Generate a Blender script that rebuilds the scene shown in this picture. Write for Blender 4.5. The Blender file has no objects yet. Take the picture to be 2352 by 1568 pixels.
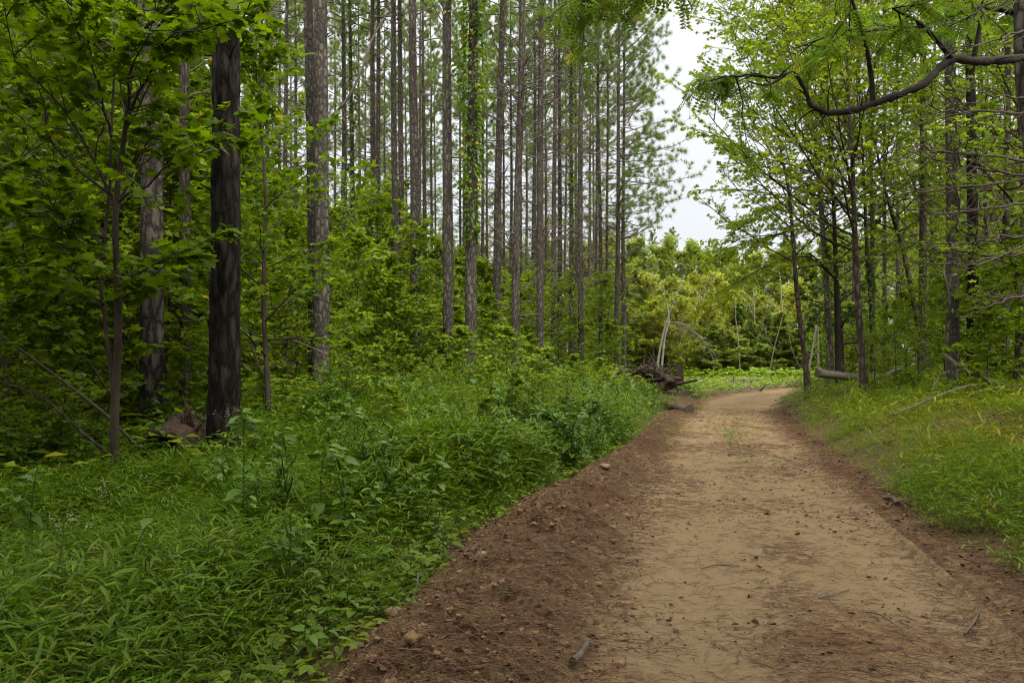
import bpy, math
import numpy as np
from mathutils import Matrix

# ------------------------------------------------------------------ camera, sky, sun, exposure
sc = bpy.context.scene
COL = sc.collection
F = 1829.0                       # focal length in pixels of the 2352-wide photograph
CX, HY, EYE = 1176.0, 815.0, 1.6
cd = bpy.data.cameras.new('camera'); cam = bpy.data.objects.new('camera', cd); COL.objects.link(cam)
cd.lens = 28.0; cd.sensor_width = 36.0; cd.clip_start = 0.05; cd.clip_end = 3000
cam.location = (0, 0, EYE); cam.rotation_euler = (math.pi / 2, 0, 0)
cd.shift_y = (HY - 784) / 2352.0
sc.camera = cam

SUN_EL, SUN_ROT = math.radians(48), math.radians(150)
w = bpy.data.worlds.new('World'); sc.world = w; w.use_nodes = True
nt = w.node_tree; nt.nodes.clear()
N_ = nt.nodes.new; L_ = nt.links.new
out = N_('ShaderNodeOutputWorld'); bg = N_('ShaderNodeBackground'); bg.inputs['Strength'].default_value = 0.15
sky = N_('ShaderNodeTexSky'); sky.sky_type = 'NISHITA'; sky.sun_disc = False
sky.sun_elevation = SUN_EL; sky.sun_rotation = SUN_ROT; sky.dust_density = 3
tc = N_('ShaderNodeTexCoord'); sep = N_('ShaderNodeSeparateXYZ'); L_(tc.outputs['Generated'], sep.inputs[0])
ramp = N_('ShaderNodeValToRGB'); L_(sep.outputs['Z'], ramp.inputs[0])
e = ramp.color_ramp.elements                    # an overcast dome: paler near the horizon, about three times brighter overhead
e[0].position = 0.0; e[0].color = (0.13, 0.13, 0.131, 1)
e[1].position = 1.0; e[1].color = (1.05, 1.02, 0.97, 1)
for p_, v_ in ((0.40, .185), (0.60, .9)):
    q_ = ramp.color_ramp.elements.new(p_); q_.color = (v_, v_ * .99, v_ * .97, 1)
cl = N_('ShaderNodeTexNoise'); cl.inputs['Scale'].default_value = 2.2; cl.inputs['Detail'].default_value = 4
L_(tc.outputs['Generated'], cl.inputs['Vector'])
clr = N_('ShaderNodeMapRange'); L_(cl.outputs['Fac'], clr.inputs[0]); clr.inputs[3].default_value = 15; clr.inputs[4].default_value = 20
vm = N_('ShaderNodeVectorMath'); vm.operation = 'SCALE'; L_(ramp.outputs[0], vm.inputs[0]); L_(clr.outputs[0], vm.inputs['Scale'])
mx = N_('ShaderNodeMix'); mx.data_type = 'RGBA'; mx.inputs[0].default_value = 0.88
L_(sky.outputs[0], mx.inputs[6]); L_(vm.outputs[0], mx.inputs[7])
L_(mx.outputs[2], bg.inputs[0]); L_(bg.outputs[0], out.inputs[0])

sd = bpy.data.lights.new('sun', 'SUN'); sd.energy = 1.5; sd.angle = math.radians(14); sd.color = (1, 0.96, 0.9)
so = bpy.data.objects.new('sun', sd); COL.objects.link(so)
so.rotation_euler = (math.pi / 2 - SUN_EL, 0, math.radians(25)); so.location = (0, 0, 40)

sc.view_settings.view_transform = 'Standard'; sc.view_settings.look = 'None'
sc.view_settings.exposure = 1.22; sc.view_settings.gamma = 1.0
cy = sc.cycles
cy.max_bounces = 7; cy.diffuse_bounces = 4; cy.glossy_bounces = 2; cy.transmission_bounces = 4; cy.transparent_max_bounces = 4
cy.caustics_reflective = False; cy.caustics_refractive = False
cy.use_denoising = True; cy.denoiser = 'OPENIMAGEDENOISE'; cy.denoising_input_passes = 'RGB_ALBEDO_NORMAL'; cy.denoising_prefilter = 'ACCURATE'; cy.filter_width = 1.1; cy.use_adaptive_sampling = False; cy.sample_clamp_indirect = 1.5; cy.sample_clamp_direct = 3.0

RNG = np.random.default_rng(7)
R = lambda d: math.radians(d)

# ------------------------------------------------------------------ numpy helpers
def at(px, py, Y):
    """a point of the photograph (2352 px wide) at depth Y"""
    return np.array([(px - CX) / F * Y, Y, EYE - (py - HY) / F * Y])
def XP(px, Y): return (px - CX) / F * Y
def ss(t):
    t = np.clip(t, 0, 1); return t * t * (3 - 2 * t)
def _hash(i, j, k, s):
    h = (i * 374761393 + j * 668265263 + k * 2147483647 + s * 974634777) & 0xFFFFFFFF
    h = ((h ^ (h >> 13)) * 1274126177) & 0xFFFFFFFF
    h = (h ^ (h >> 16)) & 0xFFFFFFFF
    return h.astype(np.float64) / 0xFFFFFFFF * 2 - 1
def vnoise(p, s=0):
    p = np.asarray(p, float); i = np.floor(p).astype(np.int64); f = p - i; f = f * f * (3 - 2 * f)
    r = 0
    for a in (0, 1):
        for b in (0, 1):
            for c in (0, 1):
                wgt = (f[..., 0] if a else 1 - f[..., 0]) * (f[..., 1] if b else 1 - f[..., 1]) * (f[..., 2] if c else 1 - f[..., 2])
                r = r + wgt * _hash(i[..., 0] + a, i[..., 1] + b, i[..., 2] + c, s)
    return r
def noise2(x, y, sc_, s=0, oct=3):
    v = 0; amp = 1.0; tot = 0
    for o in range(oct):
        k = sc_ * 2 ** o
        v = v + amp * vnoise(np.stack([x * k, y * k, np.zeros_like(x) + 0.37 + o], -1), s + o); tot += amp; amp *= 0.5
    return v / tot
def norm(v): return v / np.maximum(np.linalg.norm(v, axis=-1, keepdims=True), 1e-9)

class MB:
    """collects vertices and faces, then links them as one mesh"""
    def __init__(s): s.V = []; s.T = []; s.Fc = []; s.M = []; s.n = 0
    def add(s, V, Fa, mat=0, tint=0.5):
        V = np.asarray(V, float).reshape(-1, 3)
        s.V.append(V); s.T.append(np.broadcast_to(np.asarray(tint, float), (len(V),)))
        s.Fc.append(np.asarray(Fa, np.int64) + s.n); s.M.append(mat); s.n += len(V)
    def arrays(s):
        return np.concatenate(s.V), np.concatenate(s.T)
    def mesh(s, name, mats):
        V, T = s.arrays(); me = bpy.data.meshes.new(name)
        me.vertices.add(len(V)); me.vertices.foreach_set('co', V.astype(np.float32).ravel())
        loops = np.concatenate([f.ravel() for f in s.Fc]); cnt = np.concatenate([np.full(len(f), f.shape[1]) for f in s.Fc])
        mi = np.concatenate([np.full(len(f), m) for f, m in zip(s.Fc, s.M)])
        me.loops.add(len(loops)); me.loops.foreach_set('vertex_index', loops.astype(np.int32))
        st = np.concatenate([[0], np.cumsum(cnt)[:-1]])
        me.polygons.add(len(cnt)); me.polygons.foreach_set('loop_start', st.astype(np.int32))
        me.polygons.foreach_set('material_index', mi.astype(np.int32))
        me.update(calc_edges=True)
        a = me.attributes.new('tint', 'FLOAT', 'POINT'); a.data.foreach_set('value', T.astype(np.float32))
        for m in mats: me.materials.append(m)
        return me

def tubes(mb, P, r0, r1, sides=5, mat=0, tint=0.5, power=1.0, radii=None):
    """a batch of tubes along paths P (m,n,3), tapering from r0 to r1"""
    P = np.asarray(P, float)
    if P.ndim == 2: P = P[None]
    m, n, _ = P.shape
    T = norm(np.gradient(P, axis=1))
    ref = np.where(np.abs(T[:, :1, 2:3]).repeat(n, 1) > 0.8, np.array([1.0, 0, 0]), np.array([0, 0, 1.0]))
    U = norm(np.cross(T, ref)); W = np.cross(T, U)
    t = np.linspace(0, 1, n)[None, :]
    if radii is None:
        r0 = np.broadcast_to(np.asarray(r0, float), (m,))[:, None]; r1 = np.broadcast_to(np.asarray(r1, float), (m,))[:, None]
        rad = r0 + (r1 - r0) * t ** power
    else: rad = np.broadcast_to(radii, (m, n))
    a = np.arange(sides) / sides * 2 * math.pi
    V = P[:, :, None, :] + rad[:, :, None, None] * (np.cos(a)[None, None, :, None] * U[:, :, None, :] + np.sin(a)[None, None, :, None] * W[:, :, None, :])
    i = np.arange(n - 1)[:, None] * sides; k = np.arange(sides)[None, :]; k2 = (k + 1) % sides
    q = np.stack([i + k, i + k2, i + sides + k2, i + sides + k], -1).reshape(-1, 4)
    Fa = (q[None] + (np.arange(m) * n * sides)[:, None, None]).reshape(-1, 4)
    if np.ndim(tint): tint = np.repeat(tint, n * sides)
    mb.add(V, Fa, mat, tint)

def curves(p0, d0, L, n=6, up=0.0, wob=0.1, rng=RNG, lift=None):
    """a batch of paths that start at p0 along d0 with length L; up bends them to the sky"""
    p0 = np.asarray(p0, float).reshape(-1, 3); d = norm(np.asarray(d0, float).reshape(-1, 3)); m = len(p0)
    L = np.broadcast_to(np.asarray(L, float), (m,)); up = np.broadcast_to(np.asarray(up, float), (m,))
    P = np.empty((m, n, 3)); P[:, 0] = p0
    for k in range(1, n):
        d = d + wob * rng.normal(size=(m, 3)); d[:, 2] += up; d = norm(d)
        P[:, k] = P[:, k - 1] + d * (L / (n - 1))[:, None]
    return P

def along(P, t):
    """points and tangents on paths P (m,n,3) at t (m,k)"""
    m, n, _ = P.shape; x = np.clip(t, 0, 0.9999) * (n - 1); i = x.astype(int); f = (x - i)[..., None]
    mi = np.arange(m)[:, None]
    a, b = P[mi, i], P[mi, i + 1]
    return a + (b - a) * f, norm(b - a)

def side_shoots(P, k, t0, t1, ang, frac, n=5, up=0.02, wob=0.12, rng=RNG, flat=0.75, taper=0.55):
    """k shoots per path, alternating sides, most of them in a flat spray"""
    m = len(P)
    t = np.linspace(t0, t1, k)[None, :] + rng.uniform(-0.5, 0.5, (m, k)) * (t1 - t0) / k
    p, tan = along(P, t)
    Lp = np.linalg.norm(np.diff(P, axis=1), axis=2).sum(1)
    sidev = norm(np.cross(tan, np.array([0, 0, 1.0])) + 1e-6)
    sgn = np.where((np.arange(k)[None, :] + rng.integers(0, 2, (m, 1))) % 2, 1.0, -1.0)[..., None]
    s = norm(sidev * sgn * flat + (1 - flat) * rng.normal(size=(m, k, 3)))
    a = R(ang) * rng.uniform(0.75, 1.2, (m, k, 1))
    d = np.cos(a) * tan + np.sin(a) * s
    L = Lp[:, None] * frac * (1 - taper * t) * rng.uniform(0.6, 1.2, (m, k))
    return curves(p.reshape(-1, 3), d.reshape(-1, 3), L.ravel(), n, up, wob, rng)

# ---- leaf shapes: x along the leaf, y across, z up
def leaf_shape(kind):
    if kind == 'lance':
        V = [(0, 0, 0), (.38, 0, -.02), (.36, .07, .03), (.36, -.07, .03), (.72, 0, -.05), (.72, .048, -.01), (.72, -.048, -.01), (1, 0, -.16)]
        Fa = [(0, 2, 1), (0, 1, 3), (2, 5, 1), (1, 5, 4), (1, 4, 3), (3, 4, 6), (5, 7, 4), (4, 7, 6)]
    elif kind == 'blade':
        V = [(0, 0, 0), (.45, .05, 0.02), (.45, -.05, 0.02), (1, 0, -.18)]; Fa = [(0, 1, 2), (1, 3, 2)]
    elif kind == 'ovate':
        V = [(0, 0, 0), (.3, 0, -.04), (.25, .27, .06), (.25, -.27, .06), (.62, 0, -.08), (.6, .26, 0), (.6, -.26, 0), (1, 0, -.2), (.08, .13, .03), (.08, -.13, .03)]
        Fa = [(0, 8, 1), (0, 1, 9), (8, 2, 1), (1, 3, 9), (2, 5, 1), (1, 5, 4), (1, 4, 3), (3, 4, 6), (5, 7, 4), (4, 7, 6)]
    elif kind == 'maple':
        pts = [(-.06, .05), (-.1, .28), (.1, .2), (.2, .5), (.34, .42), (.36, .26), (.62, .46), (.62, .2), (.76, .18), (1.0, 0)]
        L = [(x, y) for x, y in pts]; Rr = [(x, -y) for x, y in reversed(pts[:-1])]
        ring = L + Rr
        V = [(.28, 0, -.03)] + [(x, y, .12 * abs(y) - .12 * max(x - .3, 0)) for x, y in ring]
        Fa = [(0, i + 1, (i + 1) % len(ring) + 1) for i in range(len(ring))]
    elif kind == 'fold':
        V = [(0, 0, 0), (.45, .3, .08), (1, 0, -.1), (.45, -.3, .08)]; Fa = [(0, 2, 1), (0, 3, 2)]
    elif kind == 'lobed':     # a small maple or sweetgum leaf seen from some way off
        V = [(.25, 0, 0), (0, .3, .05), (.3, .2, .04), (.55, .5, .02), (.6, .18, 0), (1, 0, -.12), (.6, -.18, 0), (.55, -.5, .02), (.3, -.2, .04), (0, -.3, .05)]
        Fa = [(0, 2, 1), (0, 3, 2), (0, 4, 3), (0, 5, 4), (0, 6, 5), (0, 7, 6), (0, 8, 7), (0, 9, 8), (0, 1, 9)]
        Fa = [tuple(reversed(f)) for f in Fa]
    elif kind == 'pinnate':   # a locust leaf: leaflets in pairs along a stalk
        V = []; Fa = []
        for i in range(7):
            x = .12 + i * .135
            for s_ in (1, -1):
                b = len(V)
                V += [(x, 0, -.05 * x), (x + .065, s_ * .1, .01), (x + .02, s_ * .22, -.04), (x - .055, s_ * .11, .01)]; Fa += [(b, b + 1, b + 2), (b, b + 2, b + 3)]
        b = len(V); V += [(0, .006, 0), (0, -.006, 0), (1, 0, -.06)]; Fa += [(b, b + 1, b + 2)]
    elif kind == 'tuft':      # a pine needle tuft
        V = []; Fa = []; rg = np.random.default_rng(3)
        for i in range(30):
            d = norm(np.array([rg.uniform(-.1, 1), *rg.normal(size=2) * .75])); u = norm(np.cross(d, rg.normal(size=3)))
            b = len(V); V += [tuple(-.022 * u), tuple(.022 * u), tuple(d * rg.uniform(.7, 1))]; Fa += [(b, b + 1, b + 2)]
    elif kind == 'spray':     # a small spray of five leaves for far crowns
        V = []; Fa = []; rg = np.random.default_rng(5)
        for i in range(5):
            a = rg.uniform(-2.2, 2.2); c, s_ = math.cos(a), math.sin(a); o = rg.uniform(-.35, .35, 3); o[2] *= .6; tl = rg.normal() * .35
            b = len(V)
            for x, y in ((0, 0), (.3, .2), (.65, 0), (.3, -.2)):
                V.append((o[0] + c * x - s_ * y, o[1] + s_ * x + c * y, o[2] + tl * x + .3 * abs(y)))
            Fa += [(b, b + 2, b + 1), (b, b + 3, b + 2)]
    return np.array(V, float), np.array(Fa, int)
SH = {k: leaf_shape(k) for k in ('lance', 'blade', 'ovate', 'maple', 'fold', 'lobed', 'pinnate', 'tuft', 'spray')}

def leaves(mb, kind, P, D, Nn, S, mat=0, tint=0.5):
    V, Fa = SH[kind]; P = np.asarray(P).reshape(-1, 3); m = len(P)
    if m == 0: return
    x = norm(np.asarray(D, float).reshape(-1, 3)); n = np.broadcast_to(np.asarray(Nn, float), (m, 3))
    n = norm(n - (n * x).sum(1, keepdims=True) * x); y = np.cross(n, x)
    S = np.broadcast_to(np.asarray(S, float), (m,))
    W = P[:, None, :] + S[:, None, None] * (V[None, :, 0:1] * x[:, None] + V[None, :, 1:2] * y[:, None] + V[None, :, 2:3] * n[:, None])
    FF = (Fa[None] + (np.arange(m) * len(V))[:, None, None]).reshape(-1, Fa.shape[1])
    t = np.repeat(np.broadcast_to(np.asarray(tint, float), (m,)), len(V))
    mb.add(W, FF, mat, t)

def scatter(mb, src, P, rz, S, mat_of=lambda m: m, tint=None, lean=None):
    """copies of the small plant held in src at the points P"""
    V, T = src.arrays(); P = np.asarray(P); m = len(P)
    if m == 0: return
    c, s_ = np.cos(rz)[:, None], np.sin(rz)[:, None]; S = np.broadcast_to(np.asarray(S, float), (m,))[:, None]
    X = (V[None, :, 0] * c - V[None, :, 1] * s_) * S; Y = (V[None, :, 0] * s_ + V[None, :, 1] * c) * S; Z = V[None, :, 2] * S
    if lean is not None: X = X + lean[:, 0:1] * Z; Y = Y + lean[:, 1:2] * Z
    W = np.stack([X + P[:, 0:1], Y + P[:, 1:2], Z + P[:, 2:3]], -1)
    tt = T[None, :] + (tint[:, None] if tint is not None else 0)
    off0 = 0
    for f, mt in zip(src.Fc, src.M):
        pass
    base = mb.n
    mb.V.append(W.reshape(-1, 3)); mb.T.append(np.clip(tt + np.zeros((m, 1)), 0, 1).ravel()); mb.n += m * len(V)
    for f, mt in zip(src.Fc, src.M):
        mb.Fc.append((f[None] + (base + np.arange(m) * len(V))[:, None, None]).reshape(-1, f.shape[1])); mb.M.append(mat_of(mt))

# ------------------------------------------------------------------ object helpers
def thing(name, label, cat, loc=(0, 0, 0), rz=0, group=None, scale=None):
    o = bpy.data.objects.new(name, None); COL.objects.link(o); o.location = [float(v) for v in loc]; o.rotation_euler = (0, 0, rz)
    o.empty_display_size = 0.2
    if scale is not None: o.scale = scale
    o['label'] = label; o['category'] = cat
    if group: o['group'] = group
    return o
def part(name, mesh, parent, label=None):
    o = bpy.data.objects.new(name, mesh); COL.objects.link(o); o.parent = parent
    if label: o['label'] = label
    return o
def single(name, mesh, label, cat, loc=(0, 0, 0), rz=0, group=None):
    o = bpy.data.objects.new(name, mesh); COL.objects.link(o); o.location = [float(v) for v in loc]; o.rotation_euler = (0, 0, rz)
    o['label'] = label; o['category'] = cat
    if group: o['group'] = group
    return o
def setting(name, mesh, kind='structure', label=None, cat=None):
    o = bpy.data.objects.new(name, mesh); COL.objects.link(o); o['kind'] = kind
    if label: o['label'] = label; o['category'] = cat
    return o

# ------------------------------------------------------------------ materials
def new_mat(name):
    m = bpy.data.materials.new(name); m.use_nodes = True; n = m.node_tree; n.nodes.clear()
    return m, n.nodes.new, n.links.new
def rampn(N, stops):
    r = N('ShaderNodeValToRGB'); el = r.color_ramp.elements
    while len(el) < len(stops): el.new(0.5)
    for q, (p, c) in zip(el, stops): q.position = p; q.color = (*c, 1)
    return r

def leaf_mat(name, dark, mid, light, rare, rare_from=0.93, trans=0.35, rough=0.5, spec=0.3, vary=0.05):
    m, N, L = new_mat(name)
    at_ = N('ShaderNodeAttribute'); at_.attribute_name = 'tint'
    oi = N('ShaderNodeObjectInfo')
    ma = N('ShaderNodeMath'); ma.operation = 'MULTIPLY_ADD'; L(oi.outputs['Random'], ma.inputs[0]); ma.inputs[1].default_value = 2 * vary; ma.inputs[2].default_value = -vary
    ad = N('ShaderNodeMath'); ad.operation = 'ADD'; L(at_.outputs['Fac'], ad.inputs[0]); L(ma.outputs[0], ad.inputs[1])
    r = rampn(N, [(0.0, dark), (0.45, mid), (min(rare_from - 0.06, .9), light), (min(rare_from + 0.03, .99), rare)])
    L(ad.outputs[0], r.inputs[0])
    p = N('ShaderNodeBsdfPrincipled'); p.inputs['Roughness'].default_value = rough; p.inputs['Specular IOR Level'].default_value = spec
    L(r.outputs[0], p.inputs['Base Color'])
    t = N('ShaderNodeBsdfTranslucent'); hs = N('ShaderNodeMix'); hs.data_type = 'RGBA'; hs.blend_type = 'MULTIPLY'; hs.inputs[0].default_value = 1
    L(r.outputs[0], hs.inputs[6]); hs.inputs[7].default_value = (1.25, 1.35, 0.55, 1); L(hs.outputs[2], t.inputs['Color'])
    s = N('ShaderNodeMixShader'); s.inputs[0].default_value = trans; L(p.outputs[0], s.inputs[1]); L(t.outputs[0], s.inputs[2])
    o = N('ShaderNodeOutputMaterial'); L(s.outputs[0], o.inputs[0])
    return m

def bark_mat(name, deep, plate, pale, sx=24.0, sz=10.0, bump=1.0, moss=0.0):
    m, N, L = new_mat(name)
    t = N('ShaderNodeTexCoord'); oi = N('ShaderNodeObjectInfo')
    mp = N('ShaderNodeMapping'); mp.inputs['Scale'].default_value = (sx, sx, sz); L(t.outputs['Object'], mp.inputs[0])
    cm = N('ShaderNodeCombineXYZ'); ml = N('ShaderNodeMath'); ml.operation = 'MULTIPLY'; ml.inputs[1].default_value = 50; L(oi.outputs['Random'], ml.inputs[0])
    L(ml.outputs[0], cm.inputs[2]); L(ml.outputs[0], cm.inputs[0]); L(cm.outputs[0], mp.inputs['Location'])
    nz = N('ShaderNodeTexNoise'); nz.inputs['Scale'].default_value = 1.3; nz.inputs['Detail'].default_value = 5; L(mp.outputs[0], nz.inputs['Vector'])
    vmx = N('ShaderNodeMix'); vmx.data_type = 'VECTOR'; vmx.inputs[0].default_value = 0.62; L(mp.outputs[0], vmx.inputs[4]); L(nz.outputs['Color'], vmx.inputs[5])
    vo = N('ShaderNodeTexVoronoi'); vo.feature = 'DISTANCE_TO_EDGE'; vo.inputs['Scale'].default_value = 1.25; L(vmx.outputs[1], vo.inputs['Vector'])
    r1 = rampn(N, [(0.0, (0, 0, 0)), (0.30, (1, 1, 1))]); L(vo.outputs['Distance'], r1.inputs[0])
    n2 = N('ShaderNodeTexNoise'); n2.inputs['Scale'].default_value = 6; n2.inputs['Detail'].default_value = 6; n2.inputs['Roughness'].default_value = .7; L(mp.outputs[0], n2.inputs['Vector'])
    vc = N('ShaderNodeTexVoronoi'); vc.inputs['Scale'].default_value = 1.25; L(vmx.outputs[1], vc.inputs['Vector'])
    sx_ = N('ShaderNodeSeparateColor'); L(vc.outputs['Color'], sx_.inputs[0])
    av = N('ShaderNodeMath'); av.operation = 'MULTIPLY_ADD'; L(sx_.outputs[0], av.inputs[0]); av.inputs[1].default_value = .40; a2 = N('ShaderNodeMath'); a2.operation = 'MULTIPLY'; L(n2.outputs['Fac'], a2.inputs[0]); a2.inputs[1].default_value = .65; L(a2.outputs[0], av.inputs[2])
    r2 = rampn(N, [(0.3, plate), (0.75, pale)]); L(av.outputs[0], r2.inputs[0])
    mxx = N('ShaderNodeMix'); mxx.data_type = 'RGBA'; L(r1.outputs[0], mxx.inputs[0]); mxx.inputs[6].default_value = (*deep, 1); L(r2.outputs[0], mxx.inputs[7])  # cracks coloured darker: bark pattern with crevice shade put into the colour
    big = N('ShaderNodeTexNoise'); big.inputs['Scale'].default_value = 0.8; big.inputs['Detail'].default_value = 3; L(t.outputs['Object'], big.inputs['Vector'])
    rb = rampn(N, [(0.3, (0.72, 0.72, 0.72)), (0.7, (1.15, 1.12, 1.08))]); L(big.outputs['Fac'], rb.inputs[0])
    mm = N('ShaderNodeMix'); mm.data_type = 'RGBA'; mm.blend_type = 'MULTIPLY'; mm.inputs[0].default_value = 1; L(mxx.outputs[2], mm.inputs[6]); L(rb.outputs[0], mm.inputs[7])
    p = N('ShaderNodeBsdfPrincipled'); p.inputs['Roughness'].default_value = 0.9; p.inputs['Specular IOR Level'].default_value = 0.15; L(mm.outputs[2], p.inputs['Base Color'])
    hsum = N('ShaderNodeMath'); hsum.operation = 'MULTIPLY_ADD'; L(n2.outputs['Fac'], hsum.inputs[0]); hsum.inputs[1].default_value = 0.5; L(r1.outputs[0], hsum.inputs[2])
    b = N('ShaderNodeBump'); b.inputs['Strength'].default_value = bump; b.inputs['Distance'].default_value = 0.02; L(hsum.outputs[0], b.inputs['Height']); L(b.outputs[0], p.inputs['Normal'])
    o = N('ShaderNodeOutputMaterial'); L(p.outputs[0], o.inputs[0])
    return m

def plain_mat(name, c0, c1, scale=8, rough=0.85, stretch=(1, 1, 1), use_tint=False, bump=0.3):
    m, N, L = new_mat(name)
    if use_tint:
        t = N('ShaderNodeAttribute'); t.attribute_name = 'tint'; fac = t.outputs['Fac']
    else:
        t = N('ShaderNodeTexCoord'); mp = N('ShaderNodeMapping'); mp.inputs['Scale'].default_value = stretch; L(t.outputs['Object'], mp.inputs[0])
        nz = N('ShaderNodeTexNoise'); nz.inputs['Scale'].default_value = scale; nz.inputs['Detail'].default_value = 6; nz.inputs['Roughness'].default_value = .65; L(mp.outputs[0], nz.inputs['Vector']); fac = nz.outputs['Fac']
    r = rampn(N, [(0.3 if not use_tint else 0, c0), (0.7 if not use_tint else 1, c1)]); L(fac, r.inputs[0])
    p = N('ShaderNodeBsdfPrincipled'); p.inputs['Roughness'].default_value = rough; p.inputs['Specular IOR Level'].default_value = .2; L(r.outputs[0], p.inputs['Base Color'])
    if not use_tint:
        b = N('ShaderNodeBump'); b.inputs['Strength'].default_value = bump; b.inputs['Distance'].default_value = .02; L(fac, b.inputs['Height']); L(b.outputs[0], p.inputs['Normal'])
    o = N('ShaderNodeOutputMaterial'); L(p.outputs[0], o.inputs[0])
    return m

M = {}
M['pine_bark'] = bark_mat('grey_pine_bark', (0.040, 0.034, 0.027), (0.074, 0.064, 0.052), (0.15, 0.133, 0.110))
M['dark_bark'] = bark_mat('dark_furrowed_bark', (0.004, 0.003, 0.002), (0.016, 0.0125, 0.009), (0.040, 0.032, 0.024), 17, 5, 1.0)
M['flaky_bark'] = bark_mat('pale_flaky_bark', (0.022, 0.018, 0.015), (0.075, 0.064, 0.053), (0.165, 0.147, 0.125), 15, 6.5)
M['brown_bark'] = bark_mat('brown_tree_bark', (0.03, 0.023, 0.017), (0.075, 0.058, 0.043), (0.145, 0.115, 0.088), 20, 7)
M['grey_bark'] = bark_mat('smooth_grey_bark', (0.07, 0.06, 0.05), (0.15, 0.128, 0.105), (0.23, 0.2, 0.168), 22, 8, 0.4)
M['sapling_bark'] = plain_mat('sapling_bark', (0.022, 0.016, 0.011), (0.055, 0.041, 0.028), 9, .8, (1, 1, .3))
M['twig'] = plain_mat('bare_twig', (0.06, 0.048, 0.038), (0.14, 0.115, 0.092), 5, .9)
M['black_wood'] = plain_mat('black_bough', (0.008, 0.006, 0.005), (0.035, 0.027, 0.021), 7, .85, (1, 1, 1), bump=.6)
M['dead_wood'] = plain_mat('weathered_wood', (0.09, 0.07, 0.05), (0.23, 0.19, 0.145), 6, .9, (1, 1, 1), bump=.5)
M['dead_twig'] = plain_mat('dead_branch_wood', (0.04, 0.031, 0.023), (0.105, 0.082, 0.059), 6, .85)
M['pale_trunk'] = plain_mat('bleached_trunk', (0.14, 0.125, 0.10), (0.27, 0.25, 0.21), 4, .8)
M['root'] = plain_mat('root_wood', (0.035, 0.025, 0.018), (0.12, 0.088, 0.064), 6, .95, bump=.7)
M['rot'] = plain_mat('rotten_wood', (0.022, 0.014, 0.009), (0.085, 0.053, 0.034), 14, .95, bump=1.0)
M['log_inside'] = plain_mat('hollow_inside', (0.01, 0.008, 0.006), (0.03, 0.022, 0.016), 9, .95)  # near-black brown for the inner wall of the hollow log

G = lambda *c: c
M['grass'] = leaf_mat('stilt_grass', G(.036, .072, .003), G(.078, .138, .005), G(.13, .20, .010), G(.22, .17, .04), .96, .32, .5, .12)
M['bank_grass'] = leaf_mat('bank_grass', G(.06, .115, .005), G(.12, .178, .009), G(.23, .2, .018), G(.27, .14, .035), .86, .35, .5, .1)
M['weed'] = leaf_mat('weed_leaf', G(.030, .07, .008), G(.062, .122, .012), G(.115, .185, .018), G(.2, .24, .03), .95, .32, .45, .2)
M['maple'] = leaf_mat('maple_leaf', G(.048, .085, .003), G(.092, .145, .004), G(.155, .215, .006), G(.40, .27, .03), 1.0, .52, .5, .12)
M['under'] = leaf_mat('understory_leaf', G(.075, .12, .008), G(.145, .205, .012), G(.225, .28, .018), G(.30, .25, .03), 1.0, .5, .5, .2)
M['canopy'] = leaf_mat('roadside_canopy_leaf', G(.085, .13, .010), G(.155, .21, .014), G(.245, .28, .018), G(.36, .26, .03), .96, .6, .5, .15)
M['dark_leaf'] = leaf_mat('dark_limb_leaf', G(.03, .065, .010), G(.055, .105, .016), G(.09, .14, .02), G(.16, .18, .03), .98, .4, .5, .2)
M['locust'] = leaf_mat('locust_leaf', G(.045, .09, .008), G(.085, .145, .012), G(.14, .20, .018), G(.25, .22, .04), .99, .5, .5, .15)
M['vine'] = leaf_mat('vine_leaf', G(.04, .09, .006), G(.085, .155, .008), G(.16, .22, .012), G(.33, .24, .03), .985, .45, .45, .2)
M['needle'] = leaf_mat('pine_needle', G(.10, .145, .055), G(.15, .195, .075), G(.20, .235, .09), G(.28, .22, .09), .93, .58, .5, .15)
M['far_green'] = leaf_mat('far_green_leaf', G(.12, .17, .035), G(.20, .245, .055), G(.28, .30, .07), G(.32, .27, .04), .97, .5, .5, .15)
M['far_dark'] = leaf_mat('far_cedar_leaf', G(.07, .125, .03), G(.12, .18, .042), G(.17, .22, .05), G(.16, .18, .05), .98, .4, .5, .15)
M['far_yellow'] = leaf_mat('far_yellow_leaf', G(.16, .21, .035), G(.26, .285, .05), G(.37, .35, .06), G(.47, .38, .06), .93, .5, .5, .15)
M['clearing'] = leaf_mat('clearing_weed', G(.10, .19, .010), G(.19, .28, .016), G(.28, .34, .03), G(.4, .33, .06), .95, .4, .5, .2)
M['dry_leaf'] = plain_mat('fallen_leaf', (0.05, 0.026, 0.014), (0.22, 0.13, 0.07), use_tint=True, rough=.8)
M['straw'] = plain_mat('pine_straw', (0.045, 0.022, 0.013), (0.17, 0.09, 0.048), use_tint=True, rough=.8)
M['clod'] = plain_mat('soil_clod', (0.085, 0.049, 0.023), (0.22, 0.138, 0.07), 14, .95, bump=.8)
M['stone'] = plain_mat('tan_stone', (0.12, 0.08, 0.045), (0.24, 0.17, 0.10), 10, .9)
M['flower'] = plain_mat('white_flower', (0.30, 0.34, 0.24), (0.5, 0.52, 0.42), 20, .8)

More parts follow.
